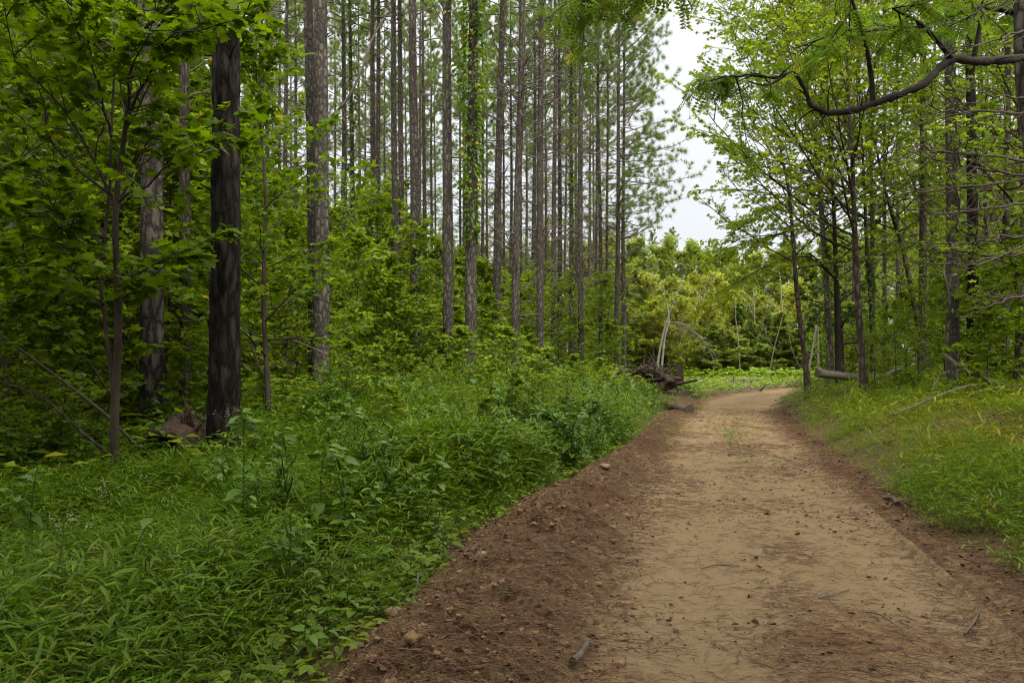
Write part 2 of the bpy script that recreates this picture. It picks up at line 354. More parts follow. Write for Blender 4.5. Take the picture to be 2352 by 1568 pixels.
# ------------------------------------------------------------------ lie of the land
yy = [-40, 0, 3.9, 5, 6, 8, 9.3, 11, 15.8, 21.7, 29, 32.5, 36, 45, 60, 90]
GLx = [-2.2, -1.2, -.84, -.62, -.5, .05, .65, 1.25, 2.6, 4.2, 7.0, 8.6, 8.5, 8.0, 8, 8]
yr = [-40, 0, 2, 3.9, 6.03, 7.6, 9.3, 11, 15.8, 23.4, 30.8, 34, 40, 50, 90]
GRx = [2.2, 3.2, 3.5, 3.7, 3.8, 3.85, 4.34, 4.75, 5.8, 7.9, 10.4, 12.5, 19, 32, 60]
yc = [-40, -10, 0, 3.89, 6.73, 10.64, 15.8, 21.7, 29, 32.5, 38, 45, 60, 75]
CCx = [-2.0, -.3, .7, 1.55, 2.2, 3.1, 4.4, 6.0, 8.6, 10.4, 14.5, 21, 38, 55]
def _i(y, a, b): return np.interp(y, a, b)
GLf = lambda y: _i(y, yy, GLx); GRf = lambda y: _i(y, yr, GRx); CCf = lambda y: _i(y, yc, CCx)
def terrain(x, y):
    x = np.asarray(x, float); y = np.asarray(y, float)
    dl = np.maximum(GLf(y) - x, 0); dr = np.maximum(x - GRf(y), 0)
    zl = .07 * ss(dl / .7) + .6 * ss(dl / 5) * ss((y - 7.5) / 8) * (1 - .55 * ss((y - 38) / 18) * ss((x + 2) / 8))
    zr = (.22 * ss(dr / .9) + .5 * ss((dr - .3) / 3.2) + .45 * ss((dr - 3) / 12)) * (1 - .6 * ss((y - 30) / 16))
    zl = zl + .2 * np.exp(-((dl - 1.3) / .9) ** 2) * ss((y - 5) / 3) * (1 - ss((y - 14) / 6)) * (1 + .7 * noise2(x, y, .9, 13, 2))
    far = 1.5 * ss((y - 60) / 60)
    return zl + zr + far + .05 * noise2(x, y, .5, 11, 2) * ss((dl + dr) / 1.0)
def tz(x, y): return float(terrain(np.array([x]), np.array([y]))[0])

def grid_faces(nr, ncl):
    i = np.arange(nr - 1)[:, None] * ncl; k = np.arange(ncl - 1)[None, :]
    return np.stack([i + k, i + k + 1, i + ncl + k + 1, i + ncl + k], -1).reshape(-1, 4)

def ground_material():
    m, N, L = new_mat('forest_floor')
    t = N('ShaderNodeTexCoord')
    n1 = N('ShaderNodeTexNoise'); n1.inputs['Scale'].default_value = 1.1; n1.inputs['Detail'].default_value = 6; L(t.outputs['Object'], n1.inputs['Vector'])
    n2 = N('ShaderNodeTexNoise'); n2.inputs['Scale'].default_value = 22; n2.inputs['Detail'].default_value = 5; n2.inputs['Roughness'].default_value = .7; L(t.outputs['Object'], n2.inputs['Vector'])
    r1 = rampn(N, [(.3, (.035, .022, .012)), (.7, (.095, .06, .032))]); L(n2.outputs['Fac'], r1.inputs[0])
    r2 = rampn(N, [(.4, (.11, .065, .032)), (.6, (.05, .06, .018))]); L(n1.outputs['Fac'], r2.inputs[0])
    mxx = N('ShaderNodeMix'); mxx.data_type = 'RGBA'; mxx.inputs[0].default_value = .4; L(r1.outputs[0], mxx.inputs[6]); L(r2.outputs[0], mxx.inputs[7])
    p = N('ShaderNodeBsdfPrincipled'); p.inputs['Roughness'].default_value = .95; p.inputs['Specular IOR Level'].default_value = .1; L(mxx.outputs[2], p.inputs['Base Color'])
    b = N('ShaderNodeBump'); b.inputs['Strength'].default_value = .8; b.inputs['Distance'].default_value = .03; L(n2.outputs['Fac'], b.inputs['Height']); L(b.outputs[0], p.inputs['Normal'])
    o = N('ShaderNodeOutputMaterial'); L(p.outputs[0], o.inputs[0]); return m

def road_material():
    """tint = how bare and trodden the dirt is (1 = pale packed clay, 0 = dark loose soil under litter)"""
    m, N, L = new_mat('packed_dirt')
    t = N('ShaderNodeTexCoord'); a = N('ShaderNodeAttribute'); a.attribute_name = 'tint'
    fine = N('ShaderNodeTexNoise'); fine.inputs['Scale'].default_value = 26; fine.inputs['Detail'].default_value = 8; fine.inputs['Roughness'].default_value = .72; L(t.outputs['Object'], fine.inputs['Vector'])
    mp = N('ShaderNodeMapping'); mp.inputs['Scale'].default_value = (3.4, 4.2, 4); mp.inputs['Rotation'].default_value = (0, 0, .12); L(t.outputs['Object'], mp.inputs[0])
    drift = N('ShaderNodeTexNoise'); drift.inputs['Scale'].default_value = 1.6; drift.inputs['Detail'].default_value = 7; drift.inputs['Roughness'].default_value = .68; L(mp.outputs[0], drift.inputs['Vector'])
    big = N('ShaderNodeTexNoise'); big.inputs['Scale'].default_value = .7; big.inputs['Detail'].default_value = 4; L(t.outputs['Object'], big.inputs['Vector'])
    s1 = N('ShaderNodeMath'); s1.operation = 'MULTIPLY_ADD'; L(drift.outputs['Fac'], s1.inputs[0]); s1.inputs[1].default_value = 2.6; s1.inputs[2].default_value = -1.32
    s2 = N('ShaderNodeMath'); s2.operation = 'MULTIPLY_ADD'; L(fine.outputs['Fac'], s2.inputs[0]); s2.inputs[1].default_value = 2.3; L(s1.outputs[0], s2.inputs[2])
    s3 = N('ShaderNodeMath'); s3.operation = 'ADD'; L(s2.outputs[0], s3.inputs[0]); L(a.outputs['Fac'], s3.inputs[1])
    s4 = N('ShaderNodeMath'); s4.operation = 'SUBTRACT'; L(s3.outputs[0], s4.inputs[0]); s4.inputs[1].default_value = 1.08; s4.use_clamp = True
    r = rampn(N, [(0.0, (.072, .041, .019)), (.3, (.152, .092, .044)), (.62, (.182, .121, .062)), (1.0, (.270, .190, .100))]); L(s4.outputs[0], r.inputs[0])
    red = rampn(N, [(.55, (1, 1, 1)), (.72, (.86, .66, .52))]); L(big.outputs['Fac'], red.inputs[0])
    mm = N('ShaderNodeMix'); mm.data_type = 'RGBA'; mm.blend_type = 'MULTIPLY'; mm.inputs[0].default_value = .8; L(r.outputs[0], mm.inputs[6]); L(red.outputs[0], mm.inputs[7])
    p = N('ShaderNodeBsdfPrincipled'); p.inputs['Roughness'].default_value = .95; p.inputs['Specular IOR Level'].default_value = .12; L(mm.outputs[2], p.inputs['Base Color'])
    b = N('ShaderNodeBump'); b.inputs['Strength'].default_value = 1.0; b.inputs['Distance'].default_value = .03; L(s2.outputs[0], b.inputs['Height']); L(b.outputs[0], p.inputs['Normal'])
    o = N('ShaderNodeOutputMaterial'); L(p.outputs[0], o.inputs[0]); return m
M['ground'] = ground_material(); M['road'] = road_material()

def axis(fine0, fine1, st, lo, hi, g=1.18):
    a = list(np.arange(fine0, fine1 + 1e-6, st)); d = st
    while a[-1] < hi: d *= g; a.append(a[-1] + d)
    d = st; b = []
    x = fine0
    while x > lo: d *= g; x -= d; b.append(x)
    return np.array(b[::-1] + a)
gx = axis(-12, 18, .2, -130, 130); gy = axis(-2, 45, .2, -60, 150)
X, Y = np.meshgrid(gx, gy)
inside = ss((X - GLf(Y) + .02) / .3) * ss((GRf(Y) - X + .02) / .3) * ss((62 - Y) / 6)
Z = terrain(X, Y) + .02 * noise2(X, Y, 3, 31, 2) - .14 * inside
mb = MB(); mb.add(np.stack([X, Y, Z], -1), grid_faces(*X.shape)); setting('ground', mb.mesh('ground', [M['ground']]))

def road_z(x, y):
    c = CCf(y); gl = GLf(y); gr = GRf(y)
    u = x - c
    le = gl - .25 + .12 * noise2(x, y, 1.4, 41, 3); re = gr + .2 + .15 * noise2(x, y, 1.2, 45, 3)
    nearness = 1 - .75 * ss((y - 9) / 10)
    bw = np.maximum((c - 1.15) - gl, .3)                       # width of the graded berm
    q = np.clip((x - gl + .1) / bw, 0, 1)
    berm = np.sin(q * math.pi) ** .8 * np.where((x > gl - .1) & (x < c - 1.1), 1, 0)
    clods = noise2(x, y, 3.2, 51, 2) * .6 + np.abs(noise2(x, y, 9, 55, 3)) * .9 + np.abs(noise2(x, y, 26, 57, 2)) * .35
    rough = berm * nearness
    z = terrain(x, y)
    z = z + .21 * rough + .15 * rough * clods
    # the two wheel tracks, a crown between them and a sharp tyre lip on the far side
    z = z - .028 * np.exp(-((u + .72) / .26) ** 2) - .03 * np.exp(-((u - .85) / .26) ** 2)
    lip = u - 1.14 - .05 * noise2(x, y, .6, 61, 2)
    z = z + (.05 * np.exp(-(lip / .045) ** 2) - .04 * np.exp(-((lip - .11) / .06) ** 2)) * ss((9.5 - y) / 3) * ss((y - 3.2) / 1.5)
    z = z + .007 * np.sin(y * 62 + 9 * np.abs(u - .85)) * np.exp(-((u - .85) / .16) ** 2) * ss(noise2(x, y, .7, 64, 2) * 2 + .3) * ss((13 - y) / 4)
    z = z + .006 * np.sin(y * 62 + 9 * np.abs(u + .72)) * np.exp(-((u + .72) / .16) ** 2) * ss(noise2(x, y, .7, 65, 2) * 2 + .1) * ss((13 - y) / 4)
    edge = ss((np.abs(u) - 1.0) / .7)
    z = z + (.010 + .022 * edge) * noise2(x, y, 5, 63, 3) + (.008 + .010 * edge) * noise2(x, y, 22, 66, 2)
    dip = ss((le + .1 - x) / .35) + ss((x - re + .1) / .4)
    z = z - .14 * np.clip(dip, 0, 1)
    tan = .98 - .62 * ss((np.abs(u + .12) - .86 + .3 * noise2(x, y, 1.1, 67, 4)) / .55) - .15 * berm + .46 * noise2(x, y, 1.2, 69, 4) + .10 * noise2(x, y, 6, 70, 2)
    tan = tan - .26 * np.exp(-(u / .3) ** 2) * (.6 + .5 * noise2(x, y, .8, 68, 2)) + .24 * (np.exp(-((u + .72) / .3) ** 2) + np.exp(-((u - .85) / .3) ** 2))
    tan = tan - .12 * ss((np.abs(u - 1.7) < .5) * 1.0)
    # the damp reddish patch in the near wheel track
    tan = tan - .34 * np.exp(-(((x - 1.75) / .55) ** 2 + ((y - 4.45) / .28) ** 2))
    return z, np.clip(tan, 0, 1)
ry = [1.2]
while ry[-1] < 66: ry.append(ry[-1] + max(.014, ry[-1] * .0042))
ry = np.array(ry); nu = 300
uu = np.linspace(0, 1, nu)[None, :]
lo = GLf(ry)[:, None] - .75; hi = np.minimum(GRf(ry), CCf(ry) + 3.2)[:, None] + .75
X = lo + (hi - lo) * uu; Y = np.repeat(ry[:, None], nu, 1)
Z, T = road_z(X, Y)
mb = MB(); mb.add(np.stack([X, Y, Z], -1), grid_faces(*X.shape), 0, T.ravel()); setting('dirt_road', mb.mesh('dirt_road', [M['road']]))

# ------------------------------------------------------------------ tree builders
def rnd_up(m, k=.45, rng=RNG): return np.array([0, 0, 1.0]) + k * rng.normal(size=(m, 3))
def leafy(mb, P, k, t0, kind, size, rng, spread=.0, upk=.75, droop=.15, mat=0, tbase=.45, tvar=.22):
    """k leaves per shoot"""
    m = len(P); t = rng.uniform(t0, 1.0, (m, k)); p, tan = along(P, t); p = p.reshape(-1, 3); tan = tan.reshape(-1, 3)
    p = p + spread * rng.normal(size=p.shape) * np.array([1, 1, .6])
    sd_ = norm(np.cross(tan, [0, 0, 1.0]) + 1e-6) * np.where(rng.random(len(p)) < .5, 1, -1)[:, None]
    d = tan * rng.uniform(.2, 1, (len(p), 1)) + sd_ * rng.uniform(.3, 1, (len(p), 1)) + .25 * rng.normal(size=p.shape); d[:, 2] -= droop
    clump = np.repeat(rng.normal(size=m) * tvar * .6, k)
    leaves(mb, kind, p, d, rnd_up(len(p), upk, rng), size * rng.uniform(.65, 1.25, len(p)), mat, np.where(rng.random(len(p)) < .006, 1.0, np.clip(tbase + clump + tvar * rng.normal(size=len(p)), 0, .86)))

def wavy_trunk(H, n, wob, rng, lean=(0, 0)):
    t = np.linspace(0, 1, n); p = np.zeros((n, 3)); p[:, 2] = t * H - .25 * (1 - t)
    ph = rng.uniform(0, 6.28, 4)
    p[:, 0] = lean[0] * t + wob * (np.sin(t * 5 + ph[0]) - math.sin(ph[0])) + wob * .4 * np.sin(t * 13 + ph[1]) - wob * .4 * math.sin(ph[1])
    p[:, 1] = lean[1] * t + wob * (np.sin(t * 4 + ph[2]) - math.sin(ph[2])) + wob * .4 * np.sin(t * 11 + ph[3]) - wob * .4 * math.sin(ph[3])
    return p
def trunk_radii(r, n, top=.12, flare=.45, H=10.0):
    t = np.linspace(0, 1, n); return r * ((1 - t) * (1 - top) + top) * (1 + flare * np.exp(-t * H / .35))

def broadleaf(seed, H, r, base, nb, CR, leaf, lsize, k2=6, k3=0, kl=8, elev=(15, 50), bark=None, lmat=None, path=None, shape='round', up=.05, flat=.75, thick=1.0, tvar=.22, tbase=.45, sides=8, spread=.05, azs=None, kt=0):
    """trunk mesh and crown mesh (limbs, twigs and leaves) of one broad-leaved tree"""
    rng = np.random.default_rng(seed)
    tr = wavy_trunk(H, 18, .012 * H, rng) if path is None else np.asarray(path, float)
    tm = MB(); n = len(tr); tubes(tm, tr, 0, 0, sides, 0, radii=trunk_radii(r, n, .1, .35, H)[None])
    cm = MB()
    t = np.linspace(base, .98, nb) + rng.uniform(-.5, .5, nb) * (1 - base) / nb; t = np.clip(t, .02, .985)
    az = np.arange(nb) * 2.399 + rng.uniform(-.4, .4, nb) if azs is None else R(1) * rng.uniform(azs[0], azs[1], nb)
    q = (t - base) / max(1 - base, 1e-6)
    prof = {'round': np.sin(np.clip(.25 + .72 * q, 0, 1) * math.pi) ** .7, 'cone': 1.05 - .85 * q, 'vase': .55 + .5 * q - .35 * q ** 4, 'flat': np.ones(nb)}[shape]
    el = R(1) * (elev[0] + (elev[1] - elev[0]) * q + rng.normal(size=nb) * 7)
    d = np.stack([np.cos(az) * np.cos(el), np.sin(az) * np.cos(el), np.sin(el)], -1)
    p0, _ = along(tr[None], t[None]); L = CR * prof * rng.uniform(.7, 1.15, nb)
    B1 = curves(p0[0], d, L, 8, up, .10, rng)
    rb = np.clip(r * (1 - t) * .5, .006, r * .45) * thick
    tubes(cm, B1, rb, rb * .25, 5, 1)
    B2 = side_shoots(B1, k2, .22, .98, 48, .5, 5, up * .4, .12, rng, flat)
    tubes(cm, B2, np.repeat(rb, k2) * .38 + .002, .0015, 4 if k3 else 3, 1)
    S = B2
    if k3:
        S = side_shoots(B2, k3, .2, .98, 45, .55, 4, 0, .12, rng, flat)
        tubes(cm, S, .004 * thick, .001, 3, 1)
    leafy(cm, S, kl, .1, leaf, lsize, rng, spread, tvar=tvar, tbase=tbase)
    if k3: leafy(cm, B2, max(kl // 2, 2), .4, leaf, lsize, rng, spread, tvar=tvar, tbase=tbase)
    if kt: leafy(cm, B1, kt, .35, leaf, lsize, rng, spread, tvar=tvar, tbase=tbase)
    return tm.mesh('trunk', [bark]), cm.mesh('crown', [lmat, bark])

def pine(seed, H, r, live, dead_from, ndead, CR, nlive, tuft=.27, bark=None, sides=10, dead_len=1.4, one_side=None, rough=0.0, wob=.05):
    rng = np.random.default_rng(seed)
    n = 28 if not rough else 260
    tr = wavy_trunk(H, n, wob, rng); tm = MB()
    rad = r * (1 - np.linspace(0, 1, n)) ** .72 * .97 + .012; rad = rad * (1 + .3 * np.exp(-np.linspace(0, 1, n) * H / .4))
    sd_n = sides if not rough else 44
    tubes(tm, tr, 0, 0, sd_n, 0, radii=rad[None])
    if rough:                                                   # furrowed plates standing proud on a trunk close to the road
        V = tm.V[0].reshape(n, sd_n, 3); c = tr[:, None, :]; o = V - c
        ang = np.arange(sd_n) / sd_n * 6.2832; zz = tr[:, 2]
        A, ZZ = np.meshgrid(ang, zz); cx = np.stack([np.cos(A) * 3.2, np.sin(A) * 3.2, ZZ * 3.2], -1)
        f = 1 - np.abs(vnoise(cx + .6 * vnoise(cx * 1.7, 3)[..., None], 5)) * 1.6; f2 = vnoise(cx * np.array([3, 3, 2.2]), 9)
        tm.V[0] = (c + o * (1 + rough * (f - .5) + rough * .4 * f2)[..., None]).reshape(-1, 3)
    # knots and snapped stubs
    ns = int(H * 1.5); t = rng.uniform(.06, live, ns); az = rng.uniform(0, 6.28, ns); p, _ = along(tr[None], t[None]); p = p[0]
    d = np.stack([np.cos(az), np.sin(az), rng.uniform(-.1, .5, ns)], -1)
    rs = np.interp(t, np.linspace(0, 1, n), rad)
    tubes(tm, curves(p + d * 0, d, rs + rng.uniform(.02, .2, ns), 3, 0, .1, rng), .017, .010, 5, 0)
    # dead side branches below the crown
    if ndead:
        t = rng.uniform(dead_from, live + .05, ndead); az = rng.uniform(0, 6.28, ndead); el = rng.uniform(-.15, .55, ndead)
        p, _ = along(tr[None], t[None]); d = np.stack([np.cos(az) * np.cos(el), np.sin(az) * np.cos(el), np.sin(el)], -1)
        Ld = dead_len * rng.uniform(.3, 1.3, ndead) * (.5 + .5 * (t - dead_from) / max(live - dead_from, .01)); D1 = curves(p[0], d, Ld, 6, .05, .14, rng)
        tubes(tm, D1, .024, .006, 4, 1)
        tubes(tm, side_shoots(D1, 4, .3, .95, 45, .45, 4, .03, .15, rng, .5), .008, .003, 3, 1)
    cm = MB(); q = np.linspace(0, 1, nlive); t = live + (1 - live) * q ** .9 * .99; az = np.arange(nlive) * 2.399 + rng.uniform(-.3, .3, nlive)
    if one_side is not None:
        az = np.where(rng.random(nlive) < .6, one_side + rng.normal(size=nlive) * .7, az)
    el = R(1) * (0 + 50 * q + rng.normal(size=nlive) * 9)
    d = np.stack([np.cos(az) * np.cos(el), np.sin(az) * np.cos(el), np.sin(el)], -1); p, _ = along(tr[None], t[None])
    L = CR * (1.05 - .78 * q) * rng.uniform(.6, 1.15, nlive)
    B1 = curves(p[0], d, L, 8, .045, .09, rng); tubes(cm, B1, .022 + .012 * (1 - q), .006, 4, 1)
    B2 = side_shoots(B1, 6, .35, .98, 50, .38, 4, .06, .12, rng, .55); tubes(cm, B2, .009, .003, 3, 1)
    for S, k in ((B2, 6), (B1, 5)):
        tt = rng.uniform(.35, 1.0, (len(S), k)); tt[:, 0] = 1; pp, tn = along(S, tt); pp = pp.reshape(-1, 3); tn = tn.reshape(-1, 3) + np.array([0, 0, .3])
        leaves(cm, 'tuft', pp, tn, rng.normal(size=pp.shape), tuft * rng.uniform(.7, 1.2, len(pp)), 0, np.clip(.45 + .22 * rng.normal(size=len(pp)), 0, 1))
    return tm.mesh('trunk', [bark or M['pine_bark'], M['twig']]), cm.mesh('crown', [M['needle'], M['twig']])

# ------------------------------------------------------------------ the pines
PINES = [pine(100 + i, 24, .15, .55 + .03 * (i % 3), .16, 60, 2.6, 34) for i in range(5)]
PINE_EDGE = [pine(130 + i, 23, .14, .34, .14, 46, 4.1, 62, dead_len=2.2, one_side=0.0) for i in range(2)]
PINE_IN = [pine(120 + i, 24, .15, .62, .10, 70, 2.6, 36, dead_len=3.0) for i in range(2)]
PINE_ROUGH = pine(150, 22, .19, .62, .3, 6, 3.0, 50, bark=M['dark_bark'], rough=.17, wob=.06)
PINE_FRONT = [pine(151 + i, 24, .15, .62, .2, 12, 2.7, 52, rough=.055, wob=.07) for i in range(3)]
def put_pine(meshes, px, Yd, wpx, label, group=None, refd=.30, rz=None, zs=1.0, lean=0.0, rng=RNG):
    x = XP(px, Yd); s = max(wpx / F * Yd / refd, .3); lean = lean + rng.normal() * (.008 if group else .0035)
    o = thing('pine_tree', label, 'pine tree', (x, Yd, tz(x, Yd)), rng.uniform(0, 6.28) if rz is None else rz, group, (s, s, zs * rng.uniform(.94, 1.06)))
    if lean: o.rotation_euler = (Matrix.Rotation(lean, 3, 'Y') @ Matrix.Rotation(o.rotation_euler[2], 3, 'Z')).to_euler()
    part('trunk', meshes[0], o); part('crown', meshes[1], o)
    return o
PT = [  # px at the foot, depth, width px, label, mesh, lean
    (513, 10.0, 66, 'stout pine with nearly black furrowed bark standing in the grass beside the hollow log', 'R', 0),
    (348, 11.8, 50, 'pale flaky barked pine standing behind the twin stemmed maple sapling', 'P', 0),
    (425, 12.3, 25, 'slim pine between the pale flaky pine and the stout black pine', 0, 0),
    (735, 16.5, 36, 'thickest grey pine in the stand, one of a touching pair', 'F0', .016),
    (724, 17.2, 26, 'slimmer pine of the touching pair, crossing behind the thickest grey trunk', 'F1', -.022),
    (785, 33, 14, 'thin pine just past the touching pair', 1, 0),
    (812, 31, 13, 'thin pine with a sleeve of ivy, past the touching pair', 2, 0),
    (853, 28, 16, 'first of two slim even pines between the ivy sleeved pine and the close trunk pair', 3, 0),
    (873, 30, 14, 'second of two slim even pines between the ivy sleeved pine and the close trunk pair', 4, 0),
    (913, 25, 17, 'darker pine of the two trunks that touch behind the tall grass', 0, 0),
    (927, 25.6, 15, 'lighter pine of the two trunks that touch behind the tall grass', 1, 0),
    (951, 22, 24, 'straight grey pine with its foot in the grass, before the two touching trunks', 'F2', .004),
    (976, 36, 11, 'thin pine showing just beside the straight grey pine', 2, 0),
    (1029, 20.5, 25, 'straight grey pine rising beside the vine covered trunk', 'F0', .008),
    (1081, 20, 27, 'reddish brown pine draped with leafy vine on its upper trunk', 'F1', .006),
    (1136, 27, 20, 'grey pine two trunks after the vine covered pine', 'I0', .008),
    (1184, 25, 20, 'pine with a darker foot, bare branches and leaves around its lower trunk', 'I1', .01),
    (1223, 42, 11, 'thin pine between two stouter grey trunks with many bare branches', 'I0', 0),
    (1241, 27, 18, 'grey pine with bare side branches and its foot in tall weeds', 'I1', .006),
    (1269, 36, 13, 'first of two thin parallel pines near the open sky gap', 'I0', .004),
    (1284, 38, 12, 'second of two thin parallel pines near the open sky gap', 'I1', 0),
    (1314, 37, 12, 'thin pine wrapped in dark ivy close to the clearing', 'I0', 0),
    (1336, 35, 15, 'forked looking pine next to the dark ivy wrapped trunk', 'I1', 0),
    (1381, 41, 11, 'slim pine behind the root pile with bare lower branches', 'I0', 0),
    (1396, 44, 9, 'slimmest pine at the edge of the stand behind the root pile', 'E0', 0),
    (1416, 39, 13, 'outer pine whose long limbs reach toward the sky gap', 'E1', 0),
    (1434, 42, 11, 'last pine of the stand, its needled limbs hanging out over the clearing', 'E0', 0)]
MS = {'R': PINE_ROUGH, 'P': None, 'F0': PINE_FRONT[0], 'F1': PINE_FRONT[1], 'F2': PINE_FRONT[2], 'I0': PINE_IN[0], 'I1': PINE_IN[1], 'E0': PINE_EDGE[0], 'E1': PINE_EDGE[1]}
MS['P'] = pine(160, 23, .15, .62, .3, 8, 2.7, 50, bark=M['flaky_bark'], rough=.07)
PINE_AT = {}
for k_, (px, Yd, wp, lab, ms, ln) in enumerate(PT):
    mm_ = PINES[ms] if isinstance(ms, int) else MS[ms]
    PINE_AT[px] = put_pine(mm_, px, Yd, wp, lab, None, .38 if ms == 'R' else .30, rz=RNG.uniform(-.5, .5) if str(ms).startswith('E') else None, lean=ln)
rg = np.random.default_rng(21)
for px, Yd, wp in [(584, 30, 14), (600, 36, 12), (612, 28, 13), (637, 40, 10), (655, 33, 13), (683, 38, 11), (566, 44, 9), (545, 38, 10), (770, 48, 8), (797, 52, 7), (838, 55, 7), (888, 50, 8), (900, 58, 6), (940, 56, 7),
                   (990, 50, 8), (1006, 58, 6), (1055, 52, 8), (1066, 46, 9), (1108, 48, 9), (1120, 55, 7), (1160, 50, 8), (1172, 44, 9), (1208, 56, 7), (1256, 52, 8), (1298, 55, 7), (1350, 52, 8), (1364, 58, 7), (225, 30, 12), (60, 26, 14), (130, 36, 11), (440, 40, 10), (-40, 30, 14), (390, 30, 13), (575, 55, 8), (625, 50, 9), (668, 54, 8), (700, 46, 9), (758, 40, 9), (828, 44, 9), (862, 46, 8), (965, 44, 9), (1018, 46, 9), (1096, 40, 9), (1148, 46, 8), (1196, 48, 8), (1322, 47, 8), (1232, 47, 8), (1370, 46, 8)]:
    put_pine((PINES + PINE_IN)[rg.integers(7)], px, Yd, wp, 'thin grey pine trunk deep in the stand behind the stouter pines', 'thin pines deep in the stand', rng=rg)
# pines that stand among the trees across the road
for px, Yd, wp, lab in [(2120, 24, 18, 'dark pine with a broken limb between the leafy trees across the road'), (2310, 20, 17, 'dark pine trunk behind the fallen dead brush, beside the road bank'),
                        (2188, 17.5, 29, 'stout brown trunk above the grassy bank, beside its darker neighbour'), (2232, 19, 24, 'black barked trunk behind the stout brown one on the bank')]:
    put_pine(PINES[1] if px != 2232 else (PINE_ROUGH[0], PINES[2][1]), px, Yd, wp, lab, None, .38 if px == 2232 else .30, lean=-.012 if px == 2232 else 0)
for px, Yd, wp in [(2030, 34, 10), (2062, 38, 9), (2150, 36, 10), (2262, 30, 12), (2285, 36, 9), (2370, 28, 14), (1962, 44, 8), (2005, 30, 11)]:
    put_pine(PINE_IN[rg.integers(2)], px, Yd, wp, 'thin brown trunk in the woods across the road', 'thin trunks in the woods across the road', rng=rg)

# ------------------------------------------------------------------ understory of the pine stand
UND = []
for i in range(8):
    shp = ('round', 'vase', 'cone')[i % 3]; ls = (.11, .15, .19, .23)[i % 4]
    UND.append(broadleaf(200 + i, 5.0, .035, .10, 20, 1.75, ('fold', 'lobed', 'ovate', 'lobed')[i % 4], ls, k2=(8, 7, 7, 6)[i % 4], k3=3, kl=(6, 5, 3, 3)[i % 4], elev=(5, 60), bark=M['sapling_bark'], lmat=M['under'], shape=shp, sides=6, spread=.05, kt=4, tvar=.28))
def put(meshes, name, cat, label, x, y, s, group=None, rz=None, sz=None, rng=RNG, sink=0):
    o = thing(name, label, cat, (x, y, tz(x, y) - sink), rng.uniform(0, 6.28) if rz is None else rz, group, (s, s, sz if sz else s))
    part('trunk', meshes[0], o); part('crown', meshes[1], o); return o
def top_limit(px): return np.interp(px, [-200, 480, 560, 700, 900, 1000, 1100, 1300, 1450], [-200, 60, 420, 500, 480, 560, 600, 620, 640])
rg = np.random.default_rng(33)
cnt = 0
front = lambda px: np.interp(px, [-300, 480, 560, 1000, 1450], [11.5, 12.5, 16.5, 20, 40])
for row, (dy, step) in enumerate([(0, 85), (2.5, 85), (6, 80), (11, 75), (17, 70), (25, 65)]):
    px = -260 + rg.uniform(0, 60)
    while px < 1450:
        Yd = front(px) + dy + rg.uniform(-.8, 1.6)
        if Yd < 64:
            x = XP(px, Yd); z = tz(x, Yd)
            h = (EYE - z + (HY - top_limit(px)) / F * Yd) * rg.uniform(.62, 1.05); h = min(max(h, 2.0), 10.5)
            if row == 0: h *= rg.uniform(.55, .9)
            s = h / 5.0; sxy = np.clip(s, .75, 1.5)
            region = 'deep shade under the pines' if px < 480 else 'under the pine stand'
            put(UND[rg.integers(8)], 'understory_shrub', 'shrub', 'leafy green shrub filling the shade under the pine stand', x, Yd, sxy, 'leafy shrubs under the pine stand', sz=s, rng=rg); cnt += 1
        px += step * rg.uniform(.75, 1.25) * (1.0 if px > 480 else 1.25)

for px, Yd, h in [(-60, 9.4, 2.6), (60, 9.8, 2.2), (150, 10.4, 2.4), (-10, 10.8, 3.2), (220, 11.2, 2.6), (440, 11.6, 1.3), (100, 9.0, 1.2), (-90, 8.4, 2.0), (190, 9.4, .9), (20, 8.3, 1.0)]:
    x = XP(px, Yd); put(UND[rg.integers(8)], 'understory_shrub', 'shrub', 'leafy shrub in the dark thicket around the maple sapling', x, Yd, np.clip(h / 4.2, .35, .8), 'leafy shrubs in the dark thicket', sz=h / 5, rng=rg)

for px, Yd, h in [(800, 13.4, 1.2), (860, 14.5, 1.1), (930, 15.5, 1.3), (1000, 15.0, 1.0), (1060, 17, 1.5), (1130, 14, 1.0), (1180, 12, .9), (1240, 11.6, .95), (1300, 12.6, 1.0), (1345, 15, 1.1), (1250, 16.5, 1.3), (1160, 19, 1.6), (1220, 21.5, 1.5), (1320, 19.5, 1.3), (1380, 21.5, 1.2), (900, 11.8, .75), (1050, 11.2, .8), (1120, 10.2, .75)]:
    x = XP(px, Yd); put(UND[rg.integers(8)], 'verge_bush', 'bush', 'low leafy bush rising from the grassy verge beneath the pines', x, Yd, h * .30, 'low leafy bushes in the grassy verge', sz=h / 5, rng=rg)

